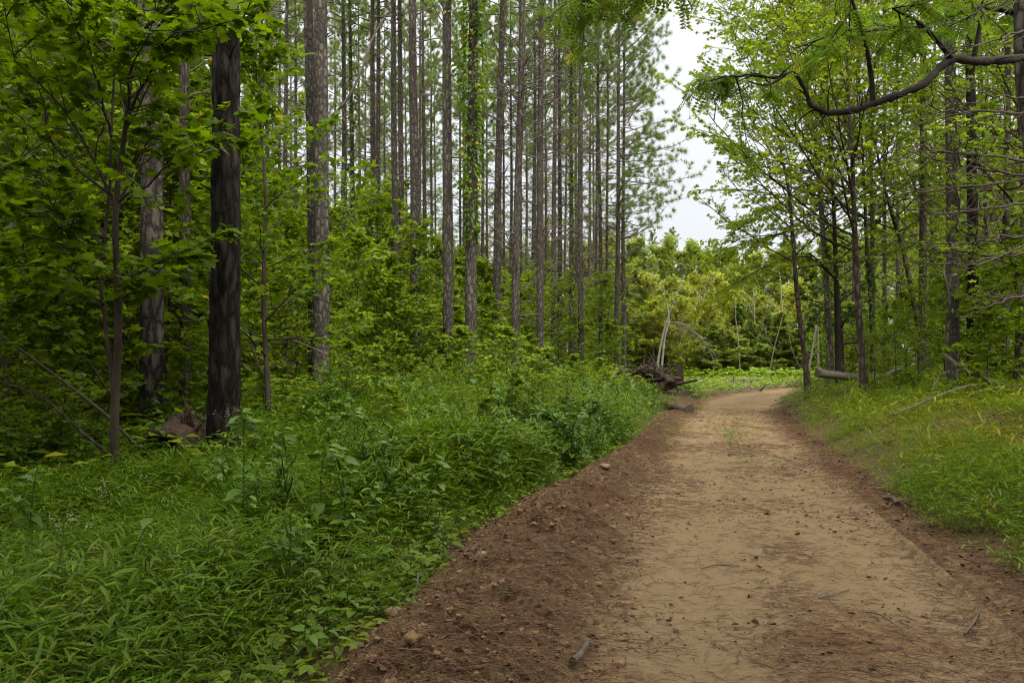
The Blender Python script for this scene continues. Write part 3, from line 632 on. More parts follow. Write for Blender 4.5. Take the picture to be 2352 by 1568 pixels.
# ------------------------------------------------------------------ the maple sapling by the road and its neighbours
def sapling():
    rng = np.random.default_rng(301); Yd = 8.4
    base = at(262, 1062, Yd); base[2] = tz(base[0], Yd)
    def pth(pts, n=22):
        a = np.array([at(px, py, Yd + dy) - base for px, py, dy in pts]); a[0, 2] = -.15 if pts[0][1] > 1000 else a[0, 2]
        t = np.linspace(0, 1, len(a)); tt = np.linspace(0, 1, n)
        for _ in range(1): pass
        return np.stack([np.interp(tt, t, a[:, k]) for k in range(3)], -1)
    o = thing('maple_sapling', 'twin stemmed maple sapling with broad lobed leaves standing before the pale flaky pine', 'maple sapling', base)
    main = pth([(262, 1062, 0), (264, 930, 0), (272, 780, 0), (270, 640, 0), (264, 520, 0), (270, 420, -.05), (288, 300, -.1), (300, 180, -.1), (310, 40, -.15), (318, -140, -.2), (322, -260, -.2)])
    second = pth([(266, 1060, 0), (262, 900, 0), (246, 780, .05), (233, 660, .1), (238, 560, .15), (252, 450, .2), (255, 330, .2), (262, 180, .25), (262, 0, .3), (266, -160, .3)])
    tm = MB(); tubes(tm, main, .047, .010, 10); part('trunk', tm.mesh('trunk', [M['sapling_bark']]), o)
    tm = MB(); tubes(tm, second, .027, .007, 8); part('trunk', tm.mesh('trunk', [M['sapling_bark']]), o)
    cm = MB(); lim = []
    for px0, py0, pts in [(258, 440, [(170, 330), (95, 190), (10, 60)]), (290, 300, [(330, 160), (345, -20)]), (296, 250, [(400, 110), (520, 30)]), (268, 500, [(360, 390), (470, 300)]), (240, 600, [(100, 520), (-20, 440)]),
                          (266, 700, [(350, 610), (480, 560)]), (250, 560, [(150, 470), (60, 400)]), (300, 120, [(420, 0), (520, -100)]), (255, 300, [(190, 160), (140, 0)]), (262, 120, [(120, 0), (30, -120)]), (236, 700, [(150, 640), (0, 600)])]:
        for dy in (-.9, .1, 1.0):
            end = [at(px + rng.normal() * 30, py + rng.normal() * 30, Yd + dy * (i + 1) / len(pts)) - base for i, (px, py) in enumerate(pts)]
            a = np.array([at(px0, py0 + rng.normal() * 25, Yd) - base] + end); t = np.linspace(0, 1, len(a)); tt = np.linspace(0, 1, 8)
            b = np.stack([np.interp(tt, t, a[:, k]) for k in range(3)], -1); b[1:-1] += rng.normal(size=(6, 3)) * .02; lim.append(b)
    B1 = np.array(lim); tubes(cm, B1, .014, .004, 5, 1)
    B2 = side_shoots(B1, 7, .15, .98, 50, .42, 5, .01, .12, rng, .85); tubes(cm, B2, .008, .003, 3, 1)
    B3 = side_shoots(B2, 3, .25, .98, 48, .5, 4, 0, .12, rng, .85); tubes(cm, B3, .003, .001, 3, 1)
    leafy(cm, B3, 3, .4, 'maple', .145, rng, .03, .38, .2); leafy(cm, B2, 4, .35, 'maple', .15, rng, .03, .38, .2)
    part('crown', cm.mesh('crown', [M['maple'], M['sapling_bark']]), o)
sapling()
MAP = [broadleaf(310 + i, 8.0, .06, .16, 26, 2.3, 'lobed', .15, k2=7, k3=3, kl=4, elev=(8, 55), bark=M['sapling_bark'], lmat=M['maple'], shape=('round', 'cone')[i], flat=.85, kt=4) for i in range(2)]
for px, Yd, s, lab in [(95, 12.2, 1.0, 'young maple with a dense dark crown beyond the twin stemmed sapling'), (615, 12.2, .80, 'young maple with bright yellow green leaves just behind the stout black pine'), (-120, 10.5, 1.0, 'young maple reaching in beside the dark thicket'),
                       (330, 15.5, 1.25, 'tall young maple standing behind the pale flaky pine'), (200, 18, 1.4, 'tall maple deep in the shade behind the twin stemmed sapling'), (470, 17.5, 1.1, 'young maple in the shade between the slim pine and the stout black pine'), (0, 16, 1.35, 'tall maple at the back of the dark thicket')]:
    x = XP(px, Yd); put(MAP[int(px) % 2], 'maple_tree', 'maple tree', lab, x, Yd, s, rng=rg)

# ------------------------------------------------------------------ trees across the road
def smooth_path(pts, n=20):
    a = np.array(pts, float); t = np.linspace(0, 1, len(a)); tt = np.linspace(0, 1, n)
    def cr(v):
        m = np.gradient(v, t); out_ = np.empty(n)
        for i, q in enumerate(tt):
            k = min(int(q * (len(a) - 1)), len(a) - 2); h = t[k + 1] - t[k]; s = (q - t[k]) / h
            out_[i] = (2 * s ** 3 - 3 * s ** 2 + 1) * v[k] + (s ** 3 - 2 * s ** 2 + s) * h * m[k] + (-2 * s ** 3 + 3 * s ** 2) * v[k + 1] + (s ** 3 - s ** 2) * h * m[k + 1]
        return out_
    return np.stack([cr(a[:, k]) for k in range(3)], -1)
def road_tree(name, label, Yd, pts, wpx, base, nb, CR, seed, bark, lmat, leaf='lobed', lsize=.105, shape='flat', elev=(25, 60), cat='tree', kl=11, k3=3, azs=None, tbase=.5, up=.04):
    b = at(pts[0][0], pts[0][1], Yd); b[2] = tz(b[0], Yd)
    path = smooth_path([at(px, py, Yd) - b for px, py in pts]); path[0, 2] = -.2
    o = thing(name, label, cat, b)
    t_, c_ = broadleaf(seed, path[-1, 2], wpx / F * Yd / 2, base, nb, CR, leaf, lsize, k2=9, k3=k3, kl=kl, elev=elev, bark=bark, lmat=lmat, path=path, shape=shape, azs=azs, tbase=tbase, up=up, spread=.03, kt=4)
    part('trunk', t_, o); part('crown', c_, o); return o
road_tree('tulip_tree', 'curved dark trunk leaning over the road bend, slimmest of the trees in the grass', 24, [(1856, 885), (1846, 800), (1832, 690), (1822, 560), (1812, 440), (1790, 330), (1770, 200), (1760, 80)], 15, .36, 26, 3.8, 401, M['brown_bark'], M['canopy'])
road_tree('sycamore_tree', 'tall straight grey trunk behind the end of the fallen log', 28, [(1908, 860), (1903, 740), (1892, 560), (1880, 400), (1862, 260), (1850, 100), (1845, -60), (1840, -200)], 19, .34, 44, 5.4, 402, M['grey_bark'], M['canopy'], tbase=.6, azs=(90, 330))
road_tree('oak_tree', 'brown trunk with its foot in the grass at the top of the road bank', 19.5, [(1986, 905), (1978, 800), (1968, 650), (1962, 500), (1958, 380), (1950, 240), (1945, 100), (1940, -60)], 20, .36, 36, 4.6, 403, M['brown_bark'], M['canopy'], azs=(60, 300), tbase=.55)
road_tree('ivy_clad_tree', 'leafy vine clad trunk close beside the tall straight grey one', 29, [(1934, 860), (1930, 740), (1920, 620), (1916, 500), (1905, 330), (1900, 160), (1890, 20)], 13, .10, 34, 2.0, 404, M['brown_bark'], M['dark_leaf'], tbase=.5, shape='round')
road_tree('leaning_tree', 'slanting trunk that leans across the gap between the brown trunks', 25, [(2120, 800), (2098, 690), (2075, 580), (2045, 480), (2020, 380), (2000, 250), (1990, 100)], 14, .4, 22, 3.2, 405, M['brown_bark'], M['canopy'])
road_tree('gum_tree', 'brown tree standing close to the trunk at the top of the bank, higher behind', 26, [(2006, 850), (2000, 700), (1990, 560), (1985, 420), (1975, 250), (1970, 60), (1965, -80)], 12, .3, 32, 3.4, 406, M['brown_bark'], M['canopy'], tbase=.45)
road_tree('hickory_tree', 'leafy tree rising behind the dead brush on the bank', 22, [(2275, 860), (2270, 640), (2262, 420), (2255, 200), (2250, 0), (2245, -160)], 13, .22, 34, 3.4, 407, M['brown_bark'], M['under'], tbase=.5)
# the drooping leafy limb that hangs over the bend
RT = [broadleaf(420 + i, 11.0, .10, .18, 30, 2.9, 'lobed', .13, k2=7, k3=3, kl=5, elev=(8, 55), bark=M['brown_bark'], lmat=(M['under'], M['canopy'], M['under'])[i], shape=('round', 'vase', 'round')[i], kt=4) for i in range(3)]
rg = np.random.default_rng(44)
for px, Yd, s in [(2330, 15.5, .95), (2440, 18, 1.2), (2380, 24, 1.2), (2230, 28, 1.15), (2300, 33, 1.3), (2130, 33, 1.05), (2060, 42, 1.1), (2400, 38, 1.4), (2180, 44, 1.3), (2280, 52, 1.4), (1990, 52, 1.0), (2100, 56, 1.1), (2440, 30, 1.4), (1935, 46, .75), (2500, 14, 1.0), (2350, 60, 1.5)]:
    x = XP(px, Yd); put(RT[rg.integers(3)], 'woodland_tree', 'tree', 'leafy tree in the woods across the road, among the brown trunks', x, Yd, s, 'leafy trees in the woods across the road', rng=rg)
SHADE_TREE = broadleaf(430, 14, .14, .34, 38, 3.9, 'lobed', .19, k2=8, k3=3, kl=7, elev=(0, 55), bark=M['brown_bark'], lmat=M['under'], kt=4)  # unseen trees added beside and behind the camera to shade the foreground
for x, y, s in [(-2.8, .4, 1.05), (-5.4, 3.4, 1.0), (-5.4, -.2, 1.05), (-3.4, -3.6, 1.1), (7.4, 2.4, 1.0), (6.0, -3.2, 1.1), (-8.8, 2.2, 1.1), (-7.0, -4.5, 1.15), (1.6, -7.5, 1.2), (-4.5, -8.5, 1.2), (9.5, -1.5, 1.15), (5.0, -9.5, 1.2), (-11, -1.5, 1.2), (0, -12.5, 1.3), (10.5, -6, 1.2)]:
    put(SHADE_TREE, 'woodland_tree', 'tree', 'leafy tree added out of view to shade the near end of the road', x, y, s, 'leafy trees added out of view to shade the near end of the road', rng=rg)
for px, Yd, h in [(2010, 21, 1.6), (2060, 20, 2.2), (2110, 19, 2.6), (2170, 22, 2.8), (2240, 21, 3.2), (2300, 18, 2.8), (2360, 16, 3.2), (2080, 28, 3.0), (2150, 30, 3.4), (2220, 27, 3.2), (2340, 25, 4.5), (1950, 34, 3.2), (1990, 30, 2.4), (2040, 34, 3.2), (2420, 14, 3.4), (1930, 31, 2.6), (2265, 15, 1.8), (2390, 20, 4.0), (1890, 42, 3.0), (1960, 40, 3.6)]:
    x = XP(px, Yd); put(UND[rg.integers(8)], 'woodland_shrub', 'shrub', 'leafy shrub under the trees along the road bank', x, Yd, np.clip(h / 4.2, .5, 1.2), 'leafy shrubs along the road bank', sz=h / 5, rng=rg)

# ------------------------------------------------------------------ the big locust whose black bough hangs over the road
def locust():
    rng = np.random.default_rng(501); Yd = 11.0
    b = at(2450, 900, Yd); b[2] = tz(b[0], Yd)
    o = thing('locust_tree', 'big grey locust trunk with one crooked black bough reaching over the road', 'locust tree', b)
    tr = smooth_path([at(2450, 900, Yd) - b, at(2420, 500, Yd) - b, at(2376, 150, Yd) - b, at(2372, -100, Yd) - b, at(2366, -400, Yd) - b, at(2360, -800, Yd) - b], 40); tr[0, 2] = -.2
    tm = MB(); tubes(tm, tr, .30, .14, 18); part('trunk', tm.mesh('trunk', [M['flaky_bark']]), o)
    pts = [(2386, 128, 11.0), (2320, 136, 10.6), (2250, 142, 10.3), (2190, 134, 10.1), (2150, 165, 10.0), (2110, 200, 9.9), (2050, 222, 9.8), (2005, 238, 9.75), (1960, 252, 9.7), (1910, 260, 9.65), (1882, 252, 9.6), (1862, 238, 9.6), (1840, 190, 9.55), (1820, 168, 9.5), (1780, 180, 9.45), (1735, 172, 9.4), (1690, 176, 9.35)]
    bp = smooth_path([at(*p) - b for p in pts], 90); bp = bp + .004 * rng.normal(size=bp.shape)
    rad = np.interp(np.linspace(0, 1, 90), [0, .2, .5, .7, 1], [.078, .068, .055, .040, .010]) * (1 + .08 * rng.normal(size=90))
    rad = rad * .76; bm = MB(); tubes(bm, bp, 0, 0, 12, 0, radii=rad[None]); V = bm.V[0]; C_ = np.repeat(bp, 12, 0)
    bm.V[0] = C_ + (V - C_) * (1 + .28 * vnoise(V * 13, 5) + .14 * vnoise(V * 31, 6))[:, None]
    kt_ = rng.uniform(.05, .95, (1, 16)); kp, ktn = along(bp[None], kt_); kd = rng.normal(size=(16, 3)); tubes(bm, curves(kp[0], kd, rng.uniform(.05, .45, 16), 6, .05, .2, rng), .013, .003, 5, 0)
    lm = part('bough', bm.mesh('bough', [M['black_wood']]), o, 'crooked black bough dipping over the road')
    shoots = []
    for p in ([(2005, 232, 9.75), (2000, 170, 9.7), (1985, 90, 9.6), (1960, 10, 9.5), (1935, -60, 9.4)], [(2235, 140, 10.3), (2250, 60, 10.2), (2262, -40, 10.1)], [(1800, 175, 9.5), (1760, 196, 9.3), (1715, 186, 9.2)], [(2190, 140, 10.1), (2120, 60, 9.6), (2050, 20, 9.2)]):
        q = smooth_path([at(*a) - b for a in p], 12); shoots.append(q)
    sm = MB(); tubes(sm, np.array(shoots[:2] + shoots[3:]), .036, .012, 7); tubes(sm, shoots[2], .02, .006, 6); part('branch', sm.mesh('branch', [M['black_wood']]), o)
    # leafy shoots over the bough and from a second limb above the view
    cm = MB()
    hi_ = smooth_path([at(2376, -330, 11) - b, at(2200, -260, 10) - b, at(1950, -170, 9.2) - b, at(1700, -120, 8.8) - b, at(1450, -90, 8.5) - b, at(1330, -60, 8.4) - b], 30)
    tubes(cm, hi_, .09, .02, 8, 1)
    back = smooth_path([at(2380, 40, 11.2) - b, at(2250, 20, 11.4) - b, at(2100, 60, 11.3) - b, at(1950, 70, 11.2) - b, at(1830, 110, 11.0) - b], 30); tubes(cm, back, .045, .010, 6, 1)
    org = np.concatenate([bp[[78, 81, 84, 86, 88, 89]], shoots[0][[6, 8, 9, 10, 11, 11]], shoots[1][[6, 8, 10, 11]], shoots[3][[5, 7, 9, 10, 11]], back[4::2], hi_[3::2]])
    dd = np.stack([rng.normal(size=len(org)) * .8 - .25, rng.normal(size=len(org)) * .6 + .15, rng.normal(size=len(org)) * .3 - .12], -1)
    B1 = curves(org, dd, rng.uniform(.45, 1.1, len(org)), 7, -.02, .12, rng)
    Lw = []
    extra = curves(hi_[[18, 20, 21, 22, 23, 24, 26, 28, 27, 25, 23]], np.stack([rng.normal(size=11) * .6 - .3, rng.normal(size=11) * .6, -np.abs(rng.normal(size=11)) * .6 - .25], -1), rng.uniform(.5, 1.1, 11), 7, -.03, .1, rng)
    B1 = np.concatenate([B1, extra])
    tubes(cm, B1, .011, .004, 4, 1)
    B2 = side_shoots(B1, 6, .15, .98, 50, .45, 5, -.03, .12, rng, .6); tubes(cm, B2, .005, .0015, 3, 1)
    for S, k in ((B2, 3), (B1, 4)):
        t = rng.uniform(.15, 1, (len(S), k)); p, tn = along(S, t); p = p.reshape(-1, 3); tn = tn.reshape(-1, 3)
        d = tn * .5 + rng.normal(size=p.shape) * .6; d[:, 2] -= .35
        leaves(cm, 'pinnate', p, d, rnd_up(len(p), .6, rng), .24 * rng.uniform(.7, 1.2, len(p)), 0, np.clip(.55 + .25 * rng.normal(size=len(p)), 0, 1))
    part('crown', cm.mesh('crown', [M['locust'], M['black_wood']]), o)
locust()

# a conifer just beside the locust: bare drooping limbs stretch out over the bank
def bare_conifer():
    rng = np.random.default_rng(511); Yd = 10.2
    b = at(2520, 900, Yd); b[2] = tz(b[0], Yd)
    o = thing('cedar_tree', 'cedar with long bare drooping limbs stretched out above the grassy bank', 'cedar tree', b)
    tr = wavy_trunk(11, 24, .04, rng); tm = MB(); tubes(tm, tr, .17, .03, 12); part('trunk', tm.mesh('trunk', [M['brown_bark']]), o)
    for k, (py, pts) in enumerate([(170, [(2420, 215), (2330, 225), (2200, 200)]), (245, [(2400, 262), (2290, 255), (2200, 258), (2110, 240)]), (330, [(2400, 366), (2280, 360), (2150, 345), (2100, 332)]), (330, [(2380, 398), (2250, 385), (2160, 372)]),
                                   (420, [(2360, 410), (2240, 428), (2110, 440), (2050, 455)]), (440, [(2360, 466), (2260, 480), (2170, 490), (2100, 478)]), (520, [(2350, 540), (2240, 555), (2150, 565)]), (560, [(2330, 584), (2250, 600), (2160, 608)]), (540, [(2370, 560), (2260, 606), (2190, 596)]), (100, [(2400, 60), (2300, 90), (2180, 120)]), (40, [(2400, 0), (2320, -10), (2230, 20)]), (600, [(2380, 670), (2300, 690), (2240, 720)])]):
        y0 = Yd; P_ = [at(2520, py, Yd) - b] + [at(px, q, Yd - .25 - .5 * i) - b for i, (px, q) in enumerate(pts)]
        q = smooth_path(P_, 16); q += .012 * rng.normal(size=q.shape)
        lm = MB(); tubes(lm, q, .024, .005, 6)
        B2 = side_shoots(q[None], 8, .3, .97, 30, .34, 6, .02, .12, rng, .5); tubes(lm, B2, .010, .003, 4)
        tubes(lm, side_shoots(B2, 3, .3, .95, 35, .5, 4, .02, .15, rng, .4), .005, .0015, 3)
        part('branch', lm.mesh('branch', [M['dead_twig']]), o)
bare_conifer()

# the drooping feathery limb over the bend belongs to a hemlock-like tree behind the slim curved trunk
def drooping_tree():
    rng = np.random.default_rng(521); Yd = 25.5
    b = at(1925, 860, Yd); b[2] = tz(b[0], Yd)
    o = thing('hemlock_tree', 'dark tree with feathery limbs that droop over the far bend of the road', 'hemlock tree', b)
    tr = smooth_path([at(1925, 860, Yd) - b, at(1922, 700, Yd) - b, at(1918, 560, Yd) - b, at(1912, 420, Yd) - b, at(1905, 330, Yd) - b], 24); tr[0, 2] = -.2
    tm = MB(); tubes(tm, tr, .10, .03, 9); part('trunk', tm.mesh('trunk', [M['black_wood']]), o)
    cm = MB(); arr = []
    for dy in (-.8, 0, .8):
        arr += [smooth_path([at(1918, 640, Yd) - b, at(1860, 590 + 10 * dy, Yd + dy) - b, at(1790, 600, Yd + dy * 1.5) - b, at(1720, 632, Yd + dy * 2) - b, at(1650, 680 + 10 * dy, Yd + dy * 2.2) - b], 9),
                smooth_path([at(1915, 560, Yd) - b, at(1850, 525, Yd + dy) - b, at(1780, 540, Yd + dy * 1.5) - b, at(1700, 560 + 15 * dy, Yd + dy * 2) - b, at(1640, 590, Yd + dy * 2) - b], 9),
                smooth_path([at(1912, 470, Yd) - b, at(1850, 440, Yd + dy) - b, at(1790, 470, Yd + dy * 1.5) - b, at(1740, 500, Yd + dy * 2) - b, at(1690, 520, Yd + dy * 2) - b], 9)]
    B1 = np.array(arr); tubes(cm, B1, .03, .006, 5, 1)
    B2 = side_shoots(B1, 12, .15, .98, 45, .32, 5, -.05, .1, rng, .7, taper=.3); tubes(cm, B2, .008, .002, 3, 1)
    B3 = side_shoots(B2, 4, .2, .95, 45, .5, 4, -.03, .1, rng, .8)
    leafy(cm, B3, 9, .1, 'fold', .13, rng, .05, .4, .3, tbase=.55); leafy(cm, B2, 8, .2, 'fold', .13, rng, .04, .4, .3, tbase=.5)
    part('crown', cm.mesh('crown', [M['canopy'], M['black_wood']]), o)
drooping_tree()

# ------------------------------------------------------------------ the wood beyond the clearing
FAR = {}
for i in range(3):
    FAR['g%d' % i] = broadleaf(600 + i, 10, .12, .05, 34, 2.9, 'spray', .27, k2=9, k3=0, kl=17, elev=(8, 55), bark=M['twig'], lmat=M['far_green'], shape=('round', 'vase', 'round')[i], tvar=.28, spread=.16, kt=6)
    FAR['y%d' % i] = broadleaf(610 + i, 8, .10, .12, 26, 2.6, 'spray', .27, k2=7, k3=0, kl=11, elev=(15, 60), bark=M['pale_trunk'], lmat=M['far_yellow'], shape='round', tvar=.3, spread=.16, kt=5)
    FAR['d%d' % i] = broadleaf(620 + i, 7, .10, .04, 44, 2.0, 'spray', .24, k2=7, k3=0, kl=13, elev=(-5, 45), bark=M['brown_bark'], lmat=M['far_dark'], shape='cone', tvar=.22, spread=.10, kt=8)
rg = np.random.default_rng(55)
FL = {'g': ('broadleaf_tree', 'tree', 'green broad-leaved tree in the wood beyond the clearing', 'green trees beyond the clearing'),
      'y': ('yellowing_tree', 'tree', 'tree with yellowing leaves at the edge of the clearing', 'yellowing trees beyond the clearing'),
      'd': ('dark_cedar', 'cedar tree', 'dark dense evergreen low at the back of the clearing', 'dark evergreens beyond the clearing'),
      'p': ('far_pine', 'pine tree', 'hazy pine rising over the wood beyond the clearing', 'tall pines beyond the clearing')}
H0 = {'g': 10, 'y': 8, 'd': 7}
def far(kind, px, Yd, ytop, sxy=None):
    nm, cat, lab, grp = FL[kind]; x = XP(px, Yd); z = tz(x, Yd); h = EYE - z + (HY - ytop) / F * Yd
    if kind == 'p':
        o = thing(nm, lab, cat, (x, Yd, z), rg.uniform(0, 6.28), grp, (1, 1, h / 24)); k = rg.integers(2); part('trunk', PINE_EDGE[k][0], o); part('crown', PINE_EDGE[k][1], o); o.scale = (h / 20, h / 20, h / 23)
    else:
        s = h / H0[kind]; q = sxy or np.clip(s, .55, 1.5) * rg.uniform(.9, 1.25); put(FAR[kind + str(rg.integers(3))], nm, cat, lab, x, Yd, q, grp, sz=s, rng=rg)
for px, Yd, yt in [(1545, 52, 655), (1590, 55, 645), (1640, 56, 640), (1690, 58, 650), (1560, 49, 690), (1620, 51, 700), (1830, 56, 660), (1500, 50, 700), (1480, 54, 640), (1750, 58, 690)]: far('y', px, Yd, yt)
for px, Yd, yt in [(1722, 53, 742), (1765, 54, 722), (1698, 56, 700), (1812, 55, 765), (1540, 53, 790), (1865, 50, 740)]: far('d', px, Yd, yt)
for px, Yd, yt in [(1640, 50, 752), (1600, 52, 742), (1680, 51, 775), (1570, 50, 790), (1800, 52, 735), (1840, 52, 760), (1745, 51, 795), (1505, 50, 770), (1470, 52, 730), (1890, 50, 720)]: far('g', px, Yd, yt)
for px, Yd, yt in [(1470, 62, 570), (1520, 64, 580), (1570, 66, 590), (1625, 66, 600), (1680, 66, 590), (1735, 66, 600), (1790, 64, 590), (1850, 62, 600), (1900, 60, 570), (1950, 62, 560), (1440, 55, 620), (1720, 60, 650), (1780, 60, 660), (1660, 62, 640), (2010, 66, 540), (2080, 68, 520), (2160, 68, 480), (2240, 66, 440), (2330, 66, 400), (1400, 66, 560), (1330, 66, 570), (1260, 68, 560), (1180, 66, 570), (1100, 66, 570), (1020, 66, 560), (940, 66, 540), (860, 66, 520), (780, 66, 500), (700, 66, 470), (620, 66, 420), (520, 60, 300), (400, 58, 250), (280, 56, 200), (160, 54, 150), (60, 52, 150), (-40, 50, 120)]: far('g', px, Yd, yt)
for px, Yd, yt in [(1455, 78, 545), (1500, 82, 540), (1545, 80, 530), (1590, 85, 555), (1640, 84, 560), (1690, 84, 575), (1740, 86, 560), (1800, 82, 555), (1860, 80, 560), (1920, 78, 520), (1420, 80, 480), (1380, 78, 420), (2000, 80, 470), (2070, 80, 430)]: far('p', px, Yd, yt)

for i, px in enumerate(range(480, 1440, 120)):
    far('p', px + rg.uniform(-12, 12), rg.uniform(66, 82), rg.uniform(60, 330))

# bare pale trunks at the back of the clearing
def bare_tree(label, Yd, stems, wpx, twigs, mat, seed, name='dead_tree'):
    rng = np.random.default_rng(seed); b = at(*stems[0][0], Yd); b[2] = tz(b[0], Yd)
    o = thing(name, label, 'dead tree', b)
    for st in stems:
        q = smooth_path([at(px, py, Yd) - b for px, py in st], 14); q[0, 2] = -.1
        tm = MB(); tubes(tm, q, wpx / F * Yd / 2.8, wpx / F * Yd / 7, 7); part('trunk', tm.mesh('trunk', [mat]), o)
    if twigs:
        cm = MB()
        for st in twigs:
            q = smooth_path([at(px, py, Yd - .3) - b for px, py in st], 10); tubes(cm, q, .022, .008, 4)
            B2 = side_shoots(q[None], 9, .1, .97, 45, .45, 5, -.06, .1, rng, .5); tubes(cm, B2, .009, .004, 3)
            tubes(cm, side_shoots(B2, 4, .1, .95, 40, .5, 4, -.04, .1, rng, .4), .007, .003, 3)
        part('branch', cm.mesh('branch', [mat]), o)
bare_tree('pale twin stemmed dead tree behind the root pile with bare twigs hanging to one side', 47, [[(1518, 860), (1526, 780), (1536, 735), (1530, 690)], [(1508, 858), (1516, 800), (1530, 740), (1545, 700)]], 9, [[(1540, 760), (1570, 752), (1605, 770), (1635, 805)], [(1535, 740), (1575, 745), (1620, 790), (1640, 830)], [(1530, 690), (1510, 650), (1490, 610)], [(1545, 700), (1560, 650), (1570, 600)]], M['pale_trunk'], 701)
bare_tree('slanting white dead trunk seen past the slim curved tree', 40, [[(1856, 860), (1868, 790), (1880, 720), (1884, 640)], [(1880, 862), (1879, 780), (1878, 730)]], 7, None, M['pale_trunk'], 702)
bare_tree('thin pale dead stem in the middle of the far wood', 53, [[(1736, 868), (1734, 800), (1733, 720), (1728, 640)]], 5, [[(1733, 730), (1715, 690), (1700, 640)]], M['pale_trunk'], 703)
bare_tree('thin bent dead stem leaning among the evergreens', 50, [[(1850, 868), (1836, 840), (1818, 800), (1808, 740)]], 5, [[(1836, 840), (1860, 850), (1885, 868)]], M['dead_wood'], 704)
bare_tree('thin pale dead stem leaning among the yellowing trees', 51, [[(1585, 866), (1592, 790), (1604, 700), (1612, 630)]], 5, [[(1604, 700), (1630, 660), (1645, 620)]], M['pale_trunk'], 706)
bare_tree('thin pale dead stem just past the bright green bush in the clearing', 49, [[(1700, 868), (1697, 800), (1690, 735), (1688, 680)]], 4.5, None, M['pale_trunk'], 707)
bare_tree('slanting thin dead stem against the dark evergreens', 49, [[(1765, 868), (1778, 800), (1795, 735), (1806, 690)]], 4.5, [[(1778, 800), (1760, 770), (1750, 730)]], M['dead_wood'], 708)
bare_tree('pale slim dead stem beside the yellowing trees', 54, [[(1795, 866), (1796, 780), (1796, 700), (1790, 620)]], 6, [[(1796, 720), (1770, 690), (1750, 640)]], M['pale_trunk'], 705)

# ------------------------------------------------------------------ vines on trunks
def vine(label, px, Yd, y0, y1, r0, r1, n, size, seed, spread=(0.1, .35)):
    rng = np.random.default_rng(seed); b = at(px, y0, Yd)
    vm_ = MB(); H = (y0 - y1) / F * Yd; t = np.linspace(0, 1, 40); a = t * 9 + rng.uniform(0, 6)
    st = np.stack([np.cos(a) * (r0 + .02), np.sin(a) * (r0 + .02), t * H], -1)
    tubes(vm_, st, .018, .006, 5, 1)
    tt = rng.random(n) ** .75; az = rng.uniform(0, 6.28, n); rr = r0 * .9 + (spread[0] + (spread[1] - spread[0]) * tt) * np.abs(rng.normal(size=n)) * (.35 + .65 * (np.sin(tt * 23 + seed) > -.2))
    p = np.stack([np.cos(az) * rr, np.sin(az) * rr, tt * H], -1); d = np.stack([np.cos(az), np.sin(az), -.6 + .3 * rng.normal(size=n)], -1)
    leaves(vm_, 'ovate', p, d, rnd_up(n, .6, rng), size * rng.uniform(.6, 1.2, n), 0, np.clip(.45 + .22 * rng.normal(size=n) + .25 * np.sin(tt * 17 + az), 0, .98))
    single('climbing_vine', vm_.mesh('climbing_vine', [M['vine'], M['twig']]), label, 'vine', b)
vine('leafy yellow green vine spreading over the top of the reddish brown pine', 1084, 19.9, 560, -220, .14, .14, 2300, .13, 801, (.03, .40))
vine('thin ivy sleeve on a slim pine past the touching pair', 812, 30.9, 700, -100, .1, .1, 900, .13, 802, (.04, .12))
vine('dark ivy wrapped round the thin pine near the clearing', 1314, 36.9, 800, 120, .11, .11, 1100, .13, 803, (.05, .14))
vine('ivy climbing the tall straight grey trunk behind the fallen log', 1904, 27.9, 860, 560, .14, .14, 500, .12, 804, (.03, .16))
vine('ivy climbing the leafy dark trunk in the gap across the road', 2000, 25.9, 860, 560, .1, .1, 300, .12, 805, (.03, .1))

# ------------------------------------------------------------------ logs, sticks and the root pile
def log_mesh(name, path, r0, r1, mat, seed, sides=14, rough=.12, n=24, ends=True, inside=None):
    rng = np.random.default_rng(seed); P = smooth_path(path, n); lm = MB(); t = np.linspace(0, 1, n); rad = r0 + (r1 - r0) * t
    tubes(lm, P, 0, 0, sides, 0, radii=rad[None])
    V = lm.V[0]; k = vnoise(V * 3.5 + seed, seed) * .6 + vnoise(V * 9 + seed, seed + 1) * .4
    C_ = np.repeat(P, sides, 0); lm.V[0] = C_ + (V - C_) * (1 + rough * k)[:, None]
    if ends:
        for i0, c in ((0, P[0]), ((n - 1) * sides, P[-1])):
            ring = lm.V[0][i0:i0 + sides]; cc = ring.mean(0)
            lm.add(np.concatenate([ring, [cc]]), [(i, (i + 1) % sides, sides) for i in range(sides)], 1 if inside else 0)
    return lm.mesh(name, [mat] + ([inside] if inside else []))
def log(name, label, cat, pts, r0, r1, mat, seed, rough=.12, stubs=0, group=None):
    a = np.array(pts, float); b = a.mean(0).copy(); b[2] = a[:, 2].min() - r0
    me = log_mesh(name, a - b, r0, r1, mat, seed, rough=rough)
    if stubs:
        o = thing(name, label, cat, b, group=group); part('trunk', me, o); rng = np.random.default_rng(seed); sm = MB()
        P = smooth_path(a - b, 20)[None]; B = side_shoots(P, stubs, .25, .95, 50, .35, 6, .05, .1, rng, .3); tubes(sm, B, r0 * .35, .008, 5)
        tubes(sm, side_shoots(B, 3, .3, .95, 45, .5, 5, .0, .12, rng, .4), .012, .004, 4); part('branch', sm.mesh('branch', [mat]), o)
        return o
    return single(name, me, label, cat, b, group=group)
def gp(px, Yd, dz=0): x = XP(px, Yd); return np.array([x, Yd, tz(x, Yd) + dz])
log('fallen_log', 'weathered grey log lying broken off among the trees on the bank', 'log', [at(1878, 857, 24), at(1915, 861, 24.3), at(1960, 866, 24.8), at(2020, 868, 25.5)], .12, .10, M['twig'], 901, .38)
